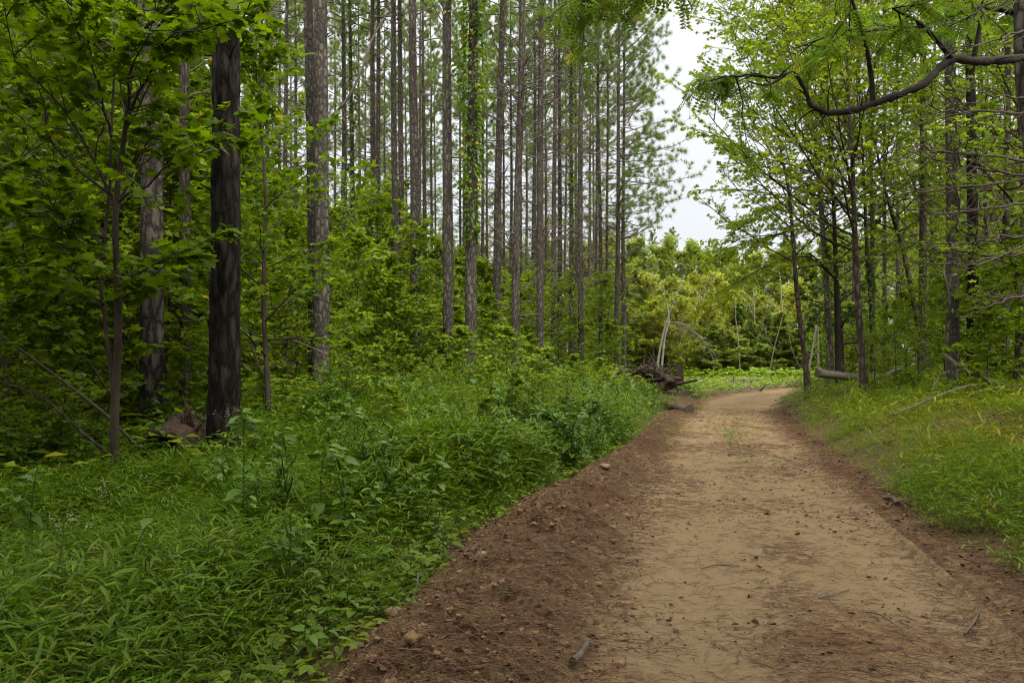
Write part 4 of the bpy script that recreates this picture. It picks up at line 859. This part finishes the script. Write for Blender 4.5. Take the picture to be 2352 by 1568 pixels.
log('fallen_log', 'dark log lying under the grey one at the foot of the trees', 'log', [gp(1915, 23.6, .06), gp(1950, 24, .1), gp(1995, 24.6, .12)], .07, .08, M['root'], 902)
log('driftwood_log', 'curved pale dead trunk propped beside the root pile', 'log', [gp(1360, 29, .05), at(1395, 880, 29.5), at(1416, 858, 30)], .09, .12, M['dead_wood'], 903, .2)
log('driftwood_log', 'pale broken stump leaning in the weeds before the root pile', 'log', [gp(1335, 27, 0), at(1348, 885, 27.2), at(1365, 872, 27.4)], .12, .16, M['dead_wood'], 904, .35)
log('fallen_branch', 'brown log lying at the edge of the road below the root pile', 'log', [gp(1522, 23.5, .16), gp(1545, 23, .12), gp(1565, 22.4, .10), gp(1585, 22, .09)], .10, .13, M['root'], 905, .3)
log('fallen_branch', 'short log lying across the pale debris in the clearing', 'log', [gp(1705, 44, .22), gp(1725, 44, .24), gp(1752, 44.2, .22)], .12, .11, M['dead_wood'], 906)
log('fallen_branch', 'long curved dead branch lying on the grassy bank', 'branch', [at(2050, 952, 13.5), at(2095, 934, 13.8), at(2140, 915, 14), at(2190, 896, 14.3), at(2240, 884, 14.6), at(2300, 880, 15)], .016, .032, M['dead_twig'], 907, .2, stubs=2)
log('dead_brush', 'tangled dead brush fallen across the top of the bank', 'branch', [at(2165, 812, 15.8), at(2220, 850, 15.2), at(2290, 880, 14.6), at(2360, 905, 14.2), at(2420, 930, 14)], .03, .05, M['dead_twig'], 908, .2, stubs=6)
log('dead_brush', 'second fallen dead limb crossing the tangled brush on the bank', 'branch', [at(2230, 905, 14.6), at(2290, 890, 14.4), at(2350, 885, 14.2), at(2400, 880, 14.2)], .025, .03, M['dead_wood'], 909, .2, stubs=4)
log('dead_brush', 'dead limb lying against the trees behind the fallen log', 'branch', [gp(2010, 22.5, .1), at(2060, 850, 22.5), at(2110, 862, 22.3), at(2170, 880, 22)], .05, .06, M['dead_wood'], 910, .2, stubs=5)
log('fallen_branch', 'dark dead branch lying on the road edge at the foot of the bank', 'branch', [at(1770, 932, 22.5), at(1800, 922, 22.8), at(1850, 902, 23.4), at(1890, 885, 24)], .014, .018, M['twig'], 911, .2, stubs=5)
log('fallen_branch', 'short brown stick half buried beside the grass edge of the road', 'stick', [gp(2030, 8.6, .03), gp(2050, 8.5, .045), gp(2062, 8.3, .02)], .022, .03, M['dead_twig'], 912, .2)
for i, (pts, r, lab) in enumerate([
        ([gp(1315, 3.98, .05), gp(1332, 4.1, .06), gp(1352, 4.3, .055)], .022, 'thick pale stick lying on the dark soil at the road edge'),
        ([gp(1986, 4.95, .012), gp(2025, 4.85, .02), gp(2075, 4.62, .014)], .006, 'long thin dark twig lying across the pale wheel track'),
        ([gp(2215, 4.6, .015), gp(2240, 4.8, .02), gp(2256, 5.1, .018)], .008, 'pale thin twig among the fallen leaves beside the road'),
        ([gp(1090, 4.95, .1), gp(1102, 5.05, .14), gp(1104, 4.9, .09)], .006, 'small pale twig standing up from the loose soil'),
        ([gp(940, 4.9, .02), gp(957, 5.1, .12), gp(960, 5.25, .16)], .008, 'grey stick poking out of the grass edge over the soil'),
        ([gp(1250, 5.1, .12), gp(1283, 5.25, .14), gp(1310, 5.32, .12)], .006, 'curved thin twig lying on the loose dark berm'),
        ([gp(1610, 6.0, .012), gp(1650, 6.05, .014), gp(1700, 6.0, .012)], .006, 'thin dark twig in the middle of the road'),
        ([gp(1880, 5.2, .012), gp(1925, 5.3, .016), gp(1950, 5.4, .012)], .005, 'dark twig beside the long one on the wheel track')]):
    pts = [np.array([p[0], p[1], road_z(np.array([p[0]]), np.array([p[1]]))[0][0] + (p[2] - tz(p[0], p[1]))]) if lab.split()[0] != 'grey' else p for p in pts]
    a = np.array(pts); b = a.mean(0); single('stick', log_mesh('stick', a - b, r, r * .7, M['dead_twig'] if i != 1 and i < 6 else M['twig'], 930 + i, 7, .15, 12), lab, 'stick', b)

def blob(seed, rx, ry, rz, rough=.3, res=3):
    import bmesh
    bm = bmesh.new(); bmesh.ops.create_icosphere(bm, subdivisions=res, radius=1); V = np.array([v.co for v in bm.verts]); Fa = np.array([[v.index for v in f.verts] for f in bm.faces]); bm.free()
    k = 1 + rough * (vnoise(V * 1.8 + seed, seed) + .5 * vnoise(V * 4.1 + seed, seed + 1) + .25 * vnoise(V * 9 + seed, seed + 2)); V = V * k[:, None] * np.array([rx, ry, rz]); return V, Fa
def root_pile():
    global PILE
    rng = np.random.default_rng(951); Yd = 29.5
    c = gp(1492, Yd, .12)
    o = thing('root_wad', 'heap of upturned roots and stumps dumped at the edge of the clearing', 'root wad', c)
    m1 = MB(); m1.add(*blob(5, .55, .45, .38, .8)); m1.V[0][:, 2] += .35; part('stump', m1.mesh('stump', [M['root']]), o)
    m2 = MB(); m2.add(*blob(9, .38, .35, .3, .8)); m2.V[0] += np.array([.55, -.2, .2]); part('stump', m2.mesh('stump', [M['root']]), o)
    n = 90; az = rng.uniform(0, 6.28, n); d = np.stack([np.cos(az), np.sin(az) * .6, rng.uniform(-.2, 1.0, n)], -1); p0 = np.stack([rng.normal(size=n) * .4, rng.normal(size=n) * .25, rng.uniform(.1, .6, n)], -1)
    rm = MB(); tubes(rm, curves(p0, d, rng.uniform(.4, 1.25, n), 8, -.03, .3, rng), rng.uniform(.025, .085, n), .012, 6); part('root', rm.mesh('root', [M['root']]), o)
    for i, (dx, dy, dz, ln, rz, el, r, lab) in enumerate([(-.3, -.6, .12, 1.6, .2, .12, .07, 'thick brown log sticking out of the front of the root heap'), (.4, -.5, .3, 1.3, -.3, -.1, .065, 'short brown log resting on top of the root heap'), (-.7, -.3, .1, 2.0, .9, .2, .08, 'long grey log slanting behind the root heap'), (1.15, .1, .1, .8, 1.4, 1.25, .13, 'upright broken brown stump at the end of the root heap'), (1.2, -.3, .05, 1.0, -.2, .2, .06, 'broken log lying beside the upright stump')]):
        dv = np.array([math.cos(rz) * math.cos(el), math.sin(rz) * math.cos(el), math.sin(el)]); p = c + np.array([dx, dy, dz])
        log('broken_log', lab, 'log', [p - dv * ln * .5 + np.array([0, 0, ln * .5 * abs(dv[2])]), p + np.array([0, 0, ln * .5 * abs(dv[2])]), p + dv * ln * .5 + np.array([0, 0, ln * .5 * abs(dv[2])])], r, r * .85, M['root'] if i % 3 else M['rot'], 960 + i, .25)
root_pile()

def hollow_log():
    rng = np.random.default_rng(971); c = gp(398, 9.8, .03)
    o = thing('hollow_log', 'hollow rotten log with a dark open end, between the maple sapling and the black pine', 'log', c)
    n = 20; sides = 26; P = smooth_path([(-.02, -.35, .2), (-.05, .4, .24), (-.2, 1.1, .32)], n); a = np.arange(sides) / sides * 6.2832
    lm = MB(); tubes(lm, P, .30, .34, sides); V = lm.V[0]; C_ = np.repeat(P, sides, 0); lm.V[0] = C_ + (V - C_) * (1 + .16 * vnoise(V * 4, 8) + .12 * vnoise(V * 11, 9) + .08 * vnoise(V * 26, 10))[:, None]
    outer = lm.V[0][:sides]
    part('shell', lm.mesh('shell', [M['rot']]), o)
    im = MB(); tubes(im, P[::-1] + np.array([0, .01, 0]), .29, .235, sides); ring_in = im.V[0][-sides:]
    part('hollow', im.mesh('hollow', [M['log_inside']]), o)
    rm = MB(); inner = C_[:sides] + (outer - C_[:sides]) * .78; rm.add(np.concatenate([outer, inner]), [(i, (i + 1) % sides, sides + (i + 1) % sides, sides + i) for i in range(sides)]); part('rim', rm.mesh('rim', [M['rot']]), o)
    sp = rng.normal(size=(9, 3)) * .05 + np.array([.05, .3, .5]); slm = MB(); tubes(slm, curves(sp, np.stack([rng.normal(size=9) * .5, rng.normal(size=9) * .3, np.ones(9)], -1), rng.uniform(.15, .4, 9), 4, 0, .1, rng), .035, .004, 5); part('splinter', slm.mesh('splinter', [M['rot']]), o)
hollow_log()

# dead saplings slanting through the dark thicket
for i, (pts, r, lab) in enumerate([([at(-40, 740, 8.8), at(110, 850, 9), at(240, 950, 9.2), at(310, 1020, 9.4)], .022, 'dead grey pole slanting down to the foot of the maple sapling'),
                                   ([at(-60, 860, 8.2), at(90, 910, 8.3), at(180, 985, 8.4), at(245, 1040, 8.5)], .02, 'dark dead pole slanting under the grey one'),
                                   ([at(10, 700, 10), at(90, 740, 10.2), at(200, 830, 10.4), at(262, 920, 10.8)], .016, 'thin pale dead pole slanting highest through the thicket'),
                                   ([at(585, 756, 15), at(640, 770, 14.8), at(720, 800, 14.6), at(800, 840, 14.4)], .018, 'bare pale stem slanting over the tall grass behind the black pine'),
                                   ([at(0, 760, 9.5), at(12, 850, 9.5), at(30, 1010, 9.5)], .03, 'upright thin dead stem at the rim of the dark thicket'),
                                   ([at(760, 270, 16.3), at(800, 225, 16.2), at(835, 150, 16.2), at(855, 90, 16.3), at(890, 30, 16.4)], .035, 'long bare limb growing up from the thickest grey pine')]):
    if i == 5:
        pin = PINE_AT[735]; a = np.array(pts); me = log_mesh('branch', a, r, .014, M['twig'], 985, 7, .1, 16, False); ob = part('branch', me, pin)
        Mw = Matrix.LocRotScale(pin.location, pin.rotation_euler, pin.scale); ob.matrix_parent_inverse = Mw.inverted()
        continue
    a = np.array(pts); b = a.mean(0); single('dead_pole', log_mesh('dead_pole', a - b, r * .7, r, M['dead_twig'] if i != 1 else M['brown_bark'], 980 + i, 7, .15, 16), lab, 'dead branch', b)

# stones on the berm
for i, (px, Yd, r, lab) in enumerate([(905, 4.75, .055, 'biggest tan stone on the soil below the grass edge'), (1108, 5.35, .032, 'flat pale stone on top of the loose berm'), (1075, 5.05, .03, 'small tan stone half sunk in the berm'), (1390, 9.2, .05, 'brown stone at the foot of the grass by the road')]):
    x = XP(px, Yd); z = float(road_z(np.array([x]), np.array([Yd]))[0][0]); V, Fa = blob(40 + i, r * 1.25, r, r * .65, .25); sm = MB(); sm.add(V, Fa); single('stone', sm.mesh('stone', [M['stone']]), lab, 'stone', (x, Yd, z + r * .25))

# ------------------------------------------------------------------ ground plants
def grass_plant(seed, H=.38, nl=9, L=.095, kind='lance'):
    rng = np.random.default_rng(seed); mb_ = MB(); az = rng.uniform(0, 6.28); d0 = np.array([.45 * math.cos(az), .45 * math.sin(az), 1])
    st = curves([(0, 0, 0)], [d0], H, 7, -.10, .08, rng); tubes(mb_, st, .0022, .001, 3, 0, .35)
    t = np.linspace(.18, 1, nl)[None]; p, tn = along(st, t); p, tn = p[0], tn[0]
    sd_ = norm(np.cross(tn, [0, 0, 1.0]) + 1e-3) * np.where(np.arange(nl) % 2, 1, -1)[:, None] + .35 * rng.normal(size=(nl, 3))
    d = tn * .5 + sd_; d[:, 2] += .05
    leaves(mb_, kind, p, d, rnd_up(nl, .3, rng), L * rng.uniform(.7, 1.25, nl), 0, np.clip(.45 + .15 * rng.normal(size=nl), 0, 1))
    return mb_
def weed_plant(seed, H=.5, pairs=6, L=.11, kind='ovate', bush=0):
    rng = np.random.default_rng(seed); mb_ = MB(); st = curves([(0, 0, 0)], [(.1 * rng.normal(), .1 * rng.normal(), 1)], H, 8, 0, .06, rng); P = st
    if bush: P = np.concatenate([st, side_shoots(st, bush, .25, .8, 45, .5, 8, .08, .08, rng, .3)])
    tubes(mb_, P, .006, .003, 4, 0, .35)
    for q in P[:, None]:
        t = np.linspace(.25, 1, pairs)[None]; p, tn = along(q, t); p = p[0]
        for s_ in (0, math.pi):
            az = np.arange(pairs) * 1.57 + s_ + rng.normal(size=pairs) * .3; d = np.stack([np.cos(az), np.sin(az), .1 + .25 * rng.normal(size=pairs) - .15], -1)
            sz = L * np.interp(t[0], [.25, .6, 1], [.85, 1.1, .55]) * rng.uniform(.75, 1.2, pairs)
            leaves(mb_, kind, p + d * .02, d, rnd_up(pairs, .25, rng), sz, 0, np.clip(.5 + .15 * rng.normal(size=pairs), 0, 1))
    return mb_
def cover_plant(seed, n=9, L=.09, H=.2, kind='ovate'):
    rng = np.random.default_rng(seed); mb_ = MB(); p = np.stack([rng.normal(size=n) * .12, rng.normal(size=n) * .12, rng.uniform(.3, 1, n) * H], -1)
    az = rng.uniform(0, 6.28, n); leaves(mb_, kind, p, np.stack([np.cos(az), np.sin(az), .1 * rng.normal(size=n)], -1), rnd_up(n, .35, rng), L * rng.uniform(.6, 1.2, n), 0, np.clip(.45 + .2 * rng.normal(size=n), 0, 1)); return mb_
rg = np.random.default_rng(66)
def sample(n, x0, x1, y0, y1, keep, power=1.0):
    y = y0 + (y1 - y0) * rg.random(n) ** power; x = rg.uniform(0, 1, n) * (x1 - x0) + x0; k = keep(x, y); x, y = x[k], y[k]
    return np.stack([x, y, terrain(x, y)], -1)
GP = [grass_plant(1000 + i) for i in range(6)]; GF = [grass_plant(1010 + i, .30, 7, .13, 'blade') for i in range(5)]
view = lambda x, y, mrg=.35: (np.abs(x) < .66 * y + mrg + .8)
def spread_plants(mb_, protos, P, s0, s1, tint_fn=None, hfn=None, lean=.25):
    k = rg.integers(0, len(protos), len(P))
    for i, pr in enumerate(protos):
        Q = P[k == i]
        if not len(Q): continue
        S = rg.uniform(s0, s1, len(Q)) * (hfn(Q[:, 0], Q[:, 1]) if hfn else 1)
        scatter(mb_, pr, Q, rg.uniform(0, 6.28, len(Q)), S, tint=(tint_fn(Q[:, 0], Q[:, 1]) if tint_fn else rg.normal(size=len(Q)) * .1), lean=lean * rg.normal(size=(len(Q), 2)))
# verge on the pine side
gm = MB()
dl_ = lambda x, y: GLf(y) - x
frin = lambda x, y: dl_(x, y) + .42 * noise2(x, y, 1.5, 71, 3)
lim_ = lambda y: np.interp(y, [2, 9, 12, 16, 22, 34], [9, 5.2, 6.5, 6.5, 4.5, 2.0])
hv = lambda x, y: (1 + .35 * np.exp(-((frin(x, y) - .9) / .7) ** 2) * ss((y - 6) / 2) * (1 - ss((y - 15) / 4))) * (.72 + .6 * noise2(x, y, .8, 73, 3)) * np.clip(.45 + .8 * frin(x, y), .4, 1.1) * np.interp(y, [3, 8, 20], [1.1, 1.15, 1.2])
near_pile = lambda x, y: (np.abs(x - 5.1 - .17 * (y - 29.5)) < 1.5 + .3 * noise2(x, y, .8, 121, 2)) & (y > 25.2) & (y < 31.5)
keepl = lambda x, y: view(x, y) & ~near_pile(x, y) & (frin(x, y) > .02) & (dl_(x, y) < lim_(y) + rg.normal(size=len(x)) * .4) & (rg.random(len(x)) < np.clip(.35 + 1.6 * frin(x, y), 0, 1)) & (rg.random(len(x)) < .8 + 1.3 * noise2(x, y, 1.5, 74, 3))
tv = lambda x, y: .28 * noise2(x, y, .7, 75, 3) + .12 * rg.normal(size=len(x)) + .5 * (rg.random(len(x)) < .03)
spread_plants(gm, GP, sample(26000, -6.5, 1.5, 2.3, 9.5, keepl, 1.0), .8, 1.4, tv, hv)
spread_plants(gm, GP, sample(16000, -5, 3.5, 9, 17, keepl), .9, 1.4, tv, hv)
spread_plants(gm, GF, sample(14000, -5, 3.5, 7.5, 17, keepl), .9, 1.5, tv, hv)
spread_plants(gm, GF, sample(14000, -2, 7.5, 16, 34, keepl), 1.2, 2.0, lambda x, y: tv(x, y) + .1, hv)
tuft_p = on_c = np.array([[CCf(q) + rg.normal() * .25, q, 0] for q in list(rg.uniform(11, 22, 26)) + list(rg.uniform(14.5, 17, 22))] + [[GLf(q) + rg.uniform(.1, .7), q, 0] for q in rg.uniform(12, 26, 60)]); tuft_p[:, 2] = terrain(tuft_p[:, 0], tuft_p[:, 1]) - .02
spread_plants(gm, GF, np.repeat(tuft_p, 4, 0) + rg.normal(size=(len(tuft_p) * 4, 3)) * np.array([.07, .07, 0]), .3, .65)
setting('grass', gm.mesh('grass', [M['grass']]), 'stuff', 'knee high bright green grass thick along the verge beneath the pines', 'grass')
# bank across the road
gm = MB(); dr_ = lambda x, y: x - GRf(y) + .5 * noise2(x, y, 1.4, 81, 3)
bare = lambda x, y: np.exp(-(((x - 5.6 - .3 * noise2(x, y, 1.5, 88, 2)) / .75) ** 2 + ((y - 9.7) / .6) ** 2))
keepr = lambda x, y: view(x, y) & (dr_(x, y) > .0) & (rg.random(len(x)) < .55 + 1.2 * noise2(x, y, 1.7, 82, 3)) & (rg.random(len(x)) < np.clip(.2 + 1.4 * dr_(x, y), 0, 1)) & (rg.random(len(x)) > 1.2 * bare(x, y))
rust = lambda x, y: (.55 * (noise2(x, y, 2.2, 89, 3) > -.1) * rg.random(len(x))) * ss(1 - np.abs(dr_(x, y) - 1.7) / 1.1) * ss((17 - y) / 5) * (.6 + .5 * noise2(x, y, .9, 83, 2)) + .45 * np.exp(-(((x - 6.0) / 1.5) ** 2 + ((y - 10.0) / 1.3) ** 2)) * rg.random(len(x)) + .2 * noise2(x, y, .9, 85, 3) - .06 + .12 * rg.normal(size=len(x))
hr = lambda x, y: np.clip(.6 + .6 * dr_(x, y), .5, 1.2) * (.85 + .4 * noise2(x, y, .9, 87, 3))
spread_plants(gm, GP, sample(9000, 3.3, 8, 4.5, 11, keepr), .55, .95, rust, hr)
spread_plants(gm, GP, sample(1500, 3.7, 6.2, 5.2, 9.2, lambda x, y: (dr_(x, y) > .05) & (dr_(x, y) < 1.7 + .5 * noise2(x, y, 1.2, 84, 2))), .7, 1.2, lambda x, y: -.22 + .14 * rg.normal(size=len(x)))
spread_plants(gm, GF, sample(17000, 3.3, 11, 4.5, 15, keepr), .6, 1.1, rust, hr)
spread_plants(gm, GF, sample(22000, 5, 17, 14, 34, keepr), .9, 1.6, lambda x, y: rust(x, y) - .02, hr)
spread_plants(gm, GF, sample(1400, 3.8, 13, 5.5, 20, lambda x, y: (dr_(x, y) > .5) & (noise2(x, y, .8, 86, 2) > -.1)), 1.3, 2.2, lambda x, y: -.05 + .3 * rg.random(len(x)) ** 2, None, .35)
setting('grass', gm.mesh('grass', [M['bank_grass']]), 'stuff', 'short green and rusty brown grass covering the sloping road bank', 'grass')
# weeds of the clearing
gm = MB(); GC = [cover_plant(1040 + i, 10, .16, .34, 'fold') for i in range(4)]
keepc = lambda x, y: ~near_pile(x, y) & (x > GLf(y) - 3.0 * ss((y - 26) / 5)) & (x < CCf(y) - 1.5) & (noise2(x, y, .35, 91, 2) > -.25) | ~near_pile(x, y) & ((y > 46) & (x < CCf(y) - 2))
spread_plants(gm, GC, sample(3600, 3.5, 24, 25, 52, keepc), .5, 1.2)
keepd = lambda x, y: (np.abs(x - CCf(y)) > 1.6) & (y > 40)
spread_plants(gm, GC, sample(900, 8, 36, 46.5, 54, keepd), 1.2, 2.6)
setting('weeds', gm.mesh('weeds', [M['clearing']]), 'stuff', 'low sunlit yellow green weeds carpeting the clearing', 'weeds')
# mixed leafy weeds woven through the verge
gm = MB(); WV = [weed_plant(1200 + i, .5, 6, (.085, .06, .10, .07)[i], ('ovate', 'lance', 'ovate', 'fold')[i], bush=(3, 5, 2, 4)[i]) for i in range(4)]
keepw = lambda x, y: view(x, y) & ~near_pile(x, y) & (frin(x, y) > .12) & (dl_(x, y) < lim_(y) + 1.5) & (noise2(x, y, .55, 131, 3) > .02)
spread_plants(gm, WV, sample(2600, -7, 7, 4.6, 30, keepw), .8, 1.5, None, None, .15)
keepw2 = lambda x, y: (frin(x, y) > .15) & (frin(x, y) < 1.6)
spread_plants(gm, WV, sample(420, -.8, 3.5, 6.5, 14, keepw2), .8, 1.35, None, None, .2)
setting('weeds', gm.mesh('weeds', [M['weed']]), 'stuff', 'mixed broad leaved weeds tangled through the grass below the pines', 'weeds')
# woodland floor cover
gm = MB(); CP = [cover_plant(1060 + i, 9, .10, .26, 'ovate' if i % 2 else 'fold') for i in range(5)]
keepf = lambda x, y: view(x, y) & (dl_(x, y) > lim_(y) - 1.2) & (noise2(x, y, .5, 95, 2) > -.5)
spread_plants(gm, CP, sample(9000, -13, 6, 7.5, 34, keepf), .9, 2.2)
keepe = lambda x, y: view(x, y) & (dr_(x, y) > np.interp(y, [10, 30], [4.0, 3.0])) & (noise2(x, y, .5, 97, 2) > -.3)
spread_plants(gm, CP, sample(5000, 7, 24, 9, 36, keepe), .9, 1.8)
keepv = lambda x, y: view(x, y) & (frin(x, y) > -.12) & (frin(x, y) < .55)
spread_plants(gm, [cover_plant(1070 + i, 6, .075, .14) for i in range(4)], sample(5200, -3, 3.5, 2.6, 15, keepv), .7, 1.3)
setting('ground_cover', gm.mesh('ground_cover', [M['under']]), 'stuff', 'low leafy plants covering the shaded woodland floor', 'ground cover')

# single weeds that stand out of the grass
WM = [weed_plant(1100, .9, 8, .125, bush=2).mesh('foliage', [M['weed']]), weed_plant(1101, .85, 7, .13, bush=1).mesh('foliage', [M['weed']]), weed_plant(1102, .85, 8, .11, bush=5).mesh('foliage', [M['weed']]), weed_plant(1103, .5, 5, .09, bush=2).mesh('foliage', [M['weed']]), weed_plant(1104, .28, 3, .085, bush=1).mesh('foliage', [M['weed']])]
for px, Yd, m_, s, lab in [(560, 5.9, 0, 1.02, 'tall broad leaved weed standing in the grass before the black pine'), (938, 7.4, 1, .95, 'dark broad leaved weed in the middle of the grassy verge'), (1275, 10.2, 2, 1.0, 'bushy blue green weed clump leaning over the road edge'), (1318, 10.5, 2, .9, 'bushy weed growing against the blue green clump'), (1250, 9.6, 3, 1.1, 'low weed at the foot of the blue green clump'),
                           (345, 9.0, 3, 1.0, 'leafy weed before the open end of the hollow log'), (455, 9.2, 3, .9, 'leafy weed between the hollow log and the black pine'), (60, 6.0, 3, 1.3, 'leafy weed at the rim of the dark thicket'), (1080, 8.4, 3, 1.2, 'broad leaved weed between the dark weed and the blue green clump'), (1130, 9.2, 3, 1.3, 'leafy weed half sunk in grass beside the blue green clump'), (640, 9.4, 1, .7, 'pale weed just beyond the black pine foot'), (780, 10.5, 3, 1.2, 'small leafy weed in open grass past the black pine'),
                           (980, 13.5, 0, .8, 'weed standing at the far rim of the tall grass below the straight grey pine'), (1090, 15.5, 1, 1.1, 'tall seedling with pale leaves below the vine covered pine'), (1150, 16.5, 1, .9, 'seedling beside the tall pale one below the pines'), (1230, 18, 2, 1.1, 'weed clump at the foot of the grey pine with bare branches'), (1310, 20, 2, 1.2, 'weed clump in front of the pale broken stump'), (1200, 14, 3, 1.5, 'leafy weed among the grass under the pines'),
                           (1545, 30.0, 2, 1.1, 'bright green sapling sprouting beside the root heap')]:
    x = XP(px, Yd); s *= 1.12; single('weed', WM[m_], lab, 'weed', (x, Yd, tz(x, Yd)), rg.uniform(0, 6.28)).scale = (s, s, s)
for px, Yd in [(985, 5.95), (1025, 6.1), (940, 5.8), (1000, 6.35), (905, 5.6), (755, 4.5), (700, 4.25), (735, 4.15), (790, 4.6), (720, 4.7), (690, 4.0), (760, 4.95), (850, 5.4), (1060, 6.8), (1010, 5.7)]:
    x = XP(px, Yd); s = rg.uniform(.8, 1.25); single('seedling', WM[4], 'small pale green seedling at the edge of the loose soil', 'seedling', (x, Yd, tz(x, Yd)), rg.uniform(0, 6.28), 'pale seedlings along the soil edge').scale = (s, s, s)
x = XP(1677, 13.3); single('seedling', WM[4], 'lone upright green sprig growing in the middle of the road', 'seedling', (x, 13.3, tz(x, 13.3)), 1.0).scale = (.35, .35, .75)
# the white flowering weed
def flower_weed(label, px, Yd, H, seed):
    rng = np.random.default_rng(seed); b = gp(px, Yd); o = thing('flowering_weed', label, 'weed', b)
    wp_ = weed_plant(seed, H, 5, .12); part('foliage', wp_.mesh('foliage', [M['weed']]), o)
    fm = MB(); V, Fa = blob(3, .0028, .0028, .0025, .2, 1)
    tips = np.array([0, 0, H]) + rng.normal(size=(7, 3)) * np.array([.07, .07, .03])
    tubes(fm, np.stack([np.broadcast_to([0, 0, H * .85], tips.shape), tips], 1), .0015, .001, 3, 1)
    for t_ in tips:
        for q in t_ + rng.normal(size=(9, 3)) * .016: fm.add(V + q, Fa)
    part('flower_head', fm.mesh('flower_head', [M['flower'], M['weed']]), o)
flower_weed('weed topped with small white flower clusters in the dark grass', 245, 4.6, .78, 1150)
flower_weed('shorter weed with a few white flower clusters leaning beside the taller one', 130, 4.4, .62, 1151)
flower_weed('white flowered weed standing against the foot of the black pine', 525, 8.8, .85, 1152)

# ------------------------------------------------------------------ litter on the road
rg = np.random.default_rng(77)
def on_road(n, y0, y1, power, keep):
    y = y0 + (y1 - y0) * rg.random(n) ** power; lo_ = GLf(y) - .1; hi__ = np.minimum(GRf(y), CCf(y) + 3) + .1; x = lo_ + (hi__ - lo_) * rg.random(n); k = keep(x, y); x, y = x[k], y[k]; z, _ = road_z(x, y)
    return np.stack([x, y, z], -1)
edgew = lambda x, y: rg.random(len(x)) < np.clip(.10 + .9 * ss((np.abs(x - CCf(y) + .1) - .75) / .6) + .5 * (noise2(x, y, 1.1, 101, 3) > .12), 0, 1)
P = on_road(48000, 3.0, 24, 1.6, edgew); n = len(P); az = rg.normal(size=n) * .9; d = np.stack([np.cos(az), np.sin(az), .10 * rg.normal(size=n)], -1)
sm = MB(); Ln = rg.uniform(.06, .16, n); A = P + np.array([0, 0, .006]); B = A + d * Ln[:, None] * .5 + np.array([0, 0, .006]); C_ = A + d * Ln[:, None] + .08 * np.stack([-d[:, 1], d[:, 0], 0 * d[:, 0]], -1) * (Ln * rg.normal(size=n))[:, None]
tubes(sm, np.stack([A, B, C_], 1), .0019, .0014, 3, 0, rg.random(n)); setting('pine_straw', sm.mesh('pine_straw', [M['straw']]), 'stuff', 'fallen brown pine needles strewn over the dirt', 'pine needles')
P = on_road(24000, 3.0, 26, 1.5, lambda x, y: rg.random(len(x)) < np.clip(.08 + .35 * (noise2(x, y, 1.3, 141, 3) > .1) + .9 * ss((np.abs(x - CCf(y)) - .9) / .7), 0, 1)); n = len(P); az = rg.uniform(0, 6.28, n)
lm = MB(); SH['curl'] = (np.array([(0, 0, .05), (.3, .28, .3), (.35, 0, 0), (.3, -.28, .22), (.7, .22, .25), (.7, -.24, .3), (1, 0, .2)]), np.array([(0, 2, 1), (0, 3, 2), (1, 2, 4), (2, 3, 5), (2, 6, 4), (2, 5, 6)]))
leaves(lm, 'curl', P + np.array([0, 0, .004]), np.stack([np.cos(az), np.sin(az), .15 * rg.normal(size=n)], -1), rnd_up(n, .4, rg), rg.lognormal(-3.9, .5, n).clip(.006, .06), 0, np.clip(rg.beta(1.3, 2.6, n), 0, 1))
Q = np.concatenate([sample(4000, -4, 4, 3, 16, lambda x, y: (frin(x, y) > -.1) & (frin(x, y) < 1.5)), sample(5000, 3.5, 16, 4, 30, lambda x, y: dr_(x, y) > -.1)]); n = len(Q); az = rg.uniform(0, 6.28, n)
leaves(lm, 'curl', Q + np.array([0, 0, .02]), np.stack([np.cos(az), np.sin(az), .15 * rg.normal(size=n)], -1), rnd_up(n, .4, rg), rg.uniform(.03, .08, n), 0, np.clip(rg.beta(1.6, 2.2, n), 0, 1))
setting('leaf_litter', lm.mesh('leaf_litter', [M['dry_leaf']]), 'stuff', 'curled brown fallen leaves along the road edges', 'leaf litter')
cmb = MB(); V0, F0 = blob(77, 1, .9, .7, .75, 2)
P = on_road(9000, 3.2, 14, 1.5, lambda x, y: (x < CCf(y) - 1.0) & (rg.random(len(x)) < .8)); n = len(P); src = MB(); src.add(V0, F0); scatter(cmb, src, P, rg.uniform(0, 6.28, n), rg.lognormal(-5.0, .6, n).clip(.003, .035))
P = on_road(90, 3.2, 13, 1.5, lambda x, y: (x < CCf(y) - 1.15)); n = len(P); scatter(cmb, src, P, rg.uniform(0, 6.28, n), rg.lognormal(-4.0, .4, n).clip(.012, .04))
P = on_road(900, 3.2, 14, 1.5, lambda x, y: x > CCf(y) + 1.3); n = len(P); scatter(cmb, src, P, rg.uniform(0, 6.28, n), rg.lognormal(-4.8, .5, n).clip(.004, .03))
setting('soil_rubble', cmb.mesh('soil_rubble', [M['clod']]), 'stuff', 'crumbled clods of brown soil on the berm beside the road', 'soil')
# pale chips and broken wood in the clearing
wm_ = MB(); Q = sample(2200, 8, 24, 34, 47, lambda x, y: (x < CCf(y) - 1.0) & (x > GLf(y) + .8) & ((noise2(x, y, .4, 111, 2) > .05) | (np.abs(y - 42) < 1.6))); n = len(Q); az = rg.uniform(0, 6.28, n); d = np.stack([np.cos(az), np.sin(az), .2 * rg.normal(size=n)], -1)
tubes(wm_, curves(Q + np.array([0, 0, .06]), d, rg.uniform(.15, .8, n), 3, .05, .2, rg), rg.uniform(.02, .06, n), .02, 5); setting('wood_debris', wm_.mesh('wood_debris', [M['dead_wood']]), 'stuff', 'pale broken wood scattered over the clearing', 'wood debris')
print('objects', len(bpy.data.objects), 'shrubs', cnt)
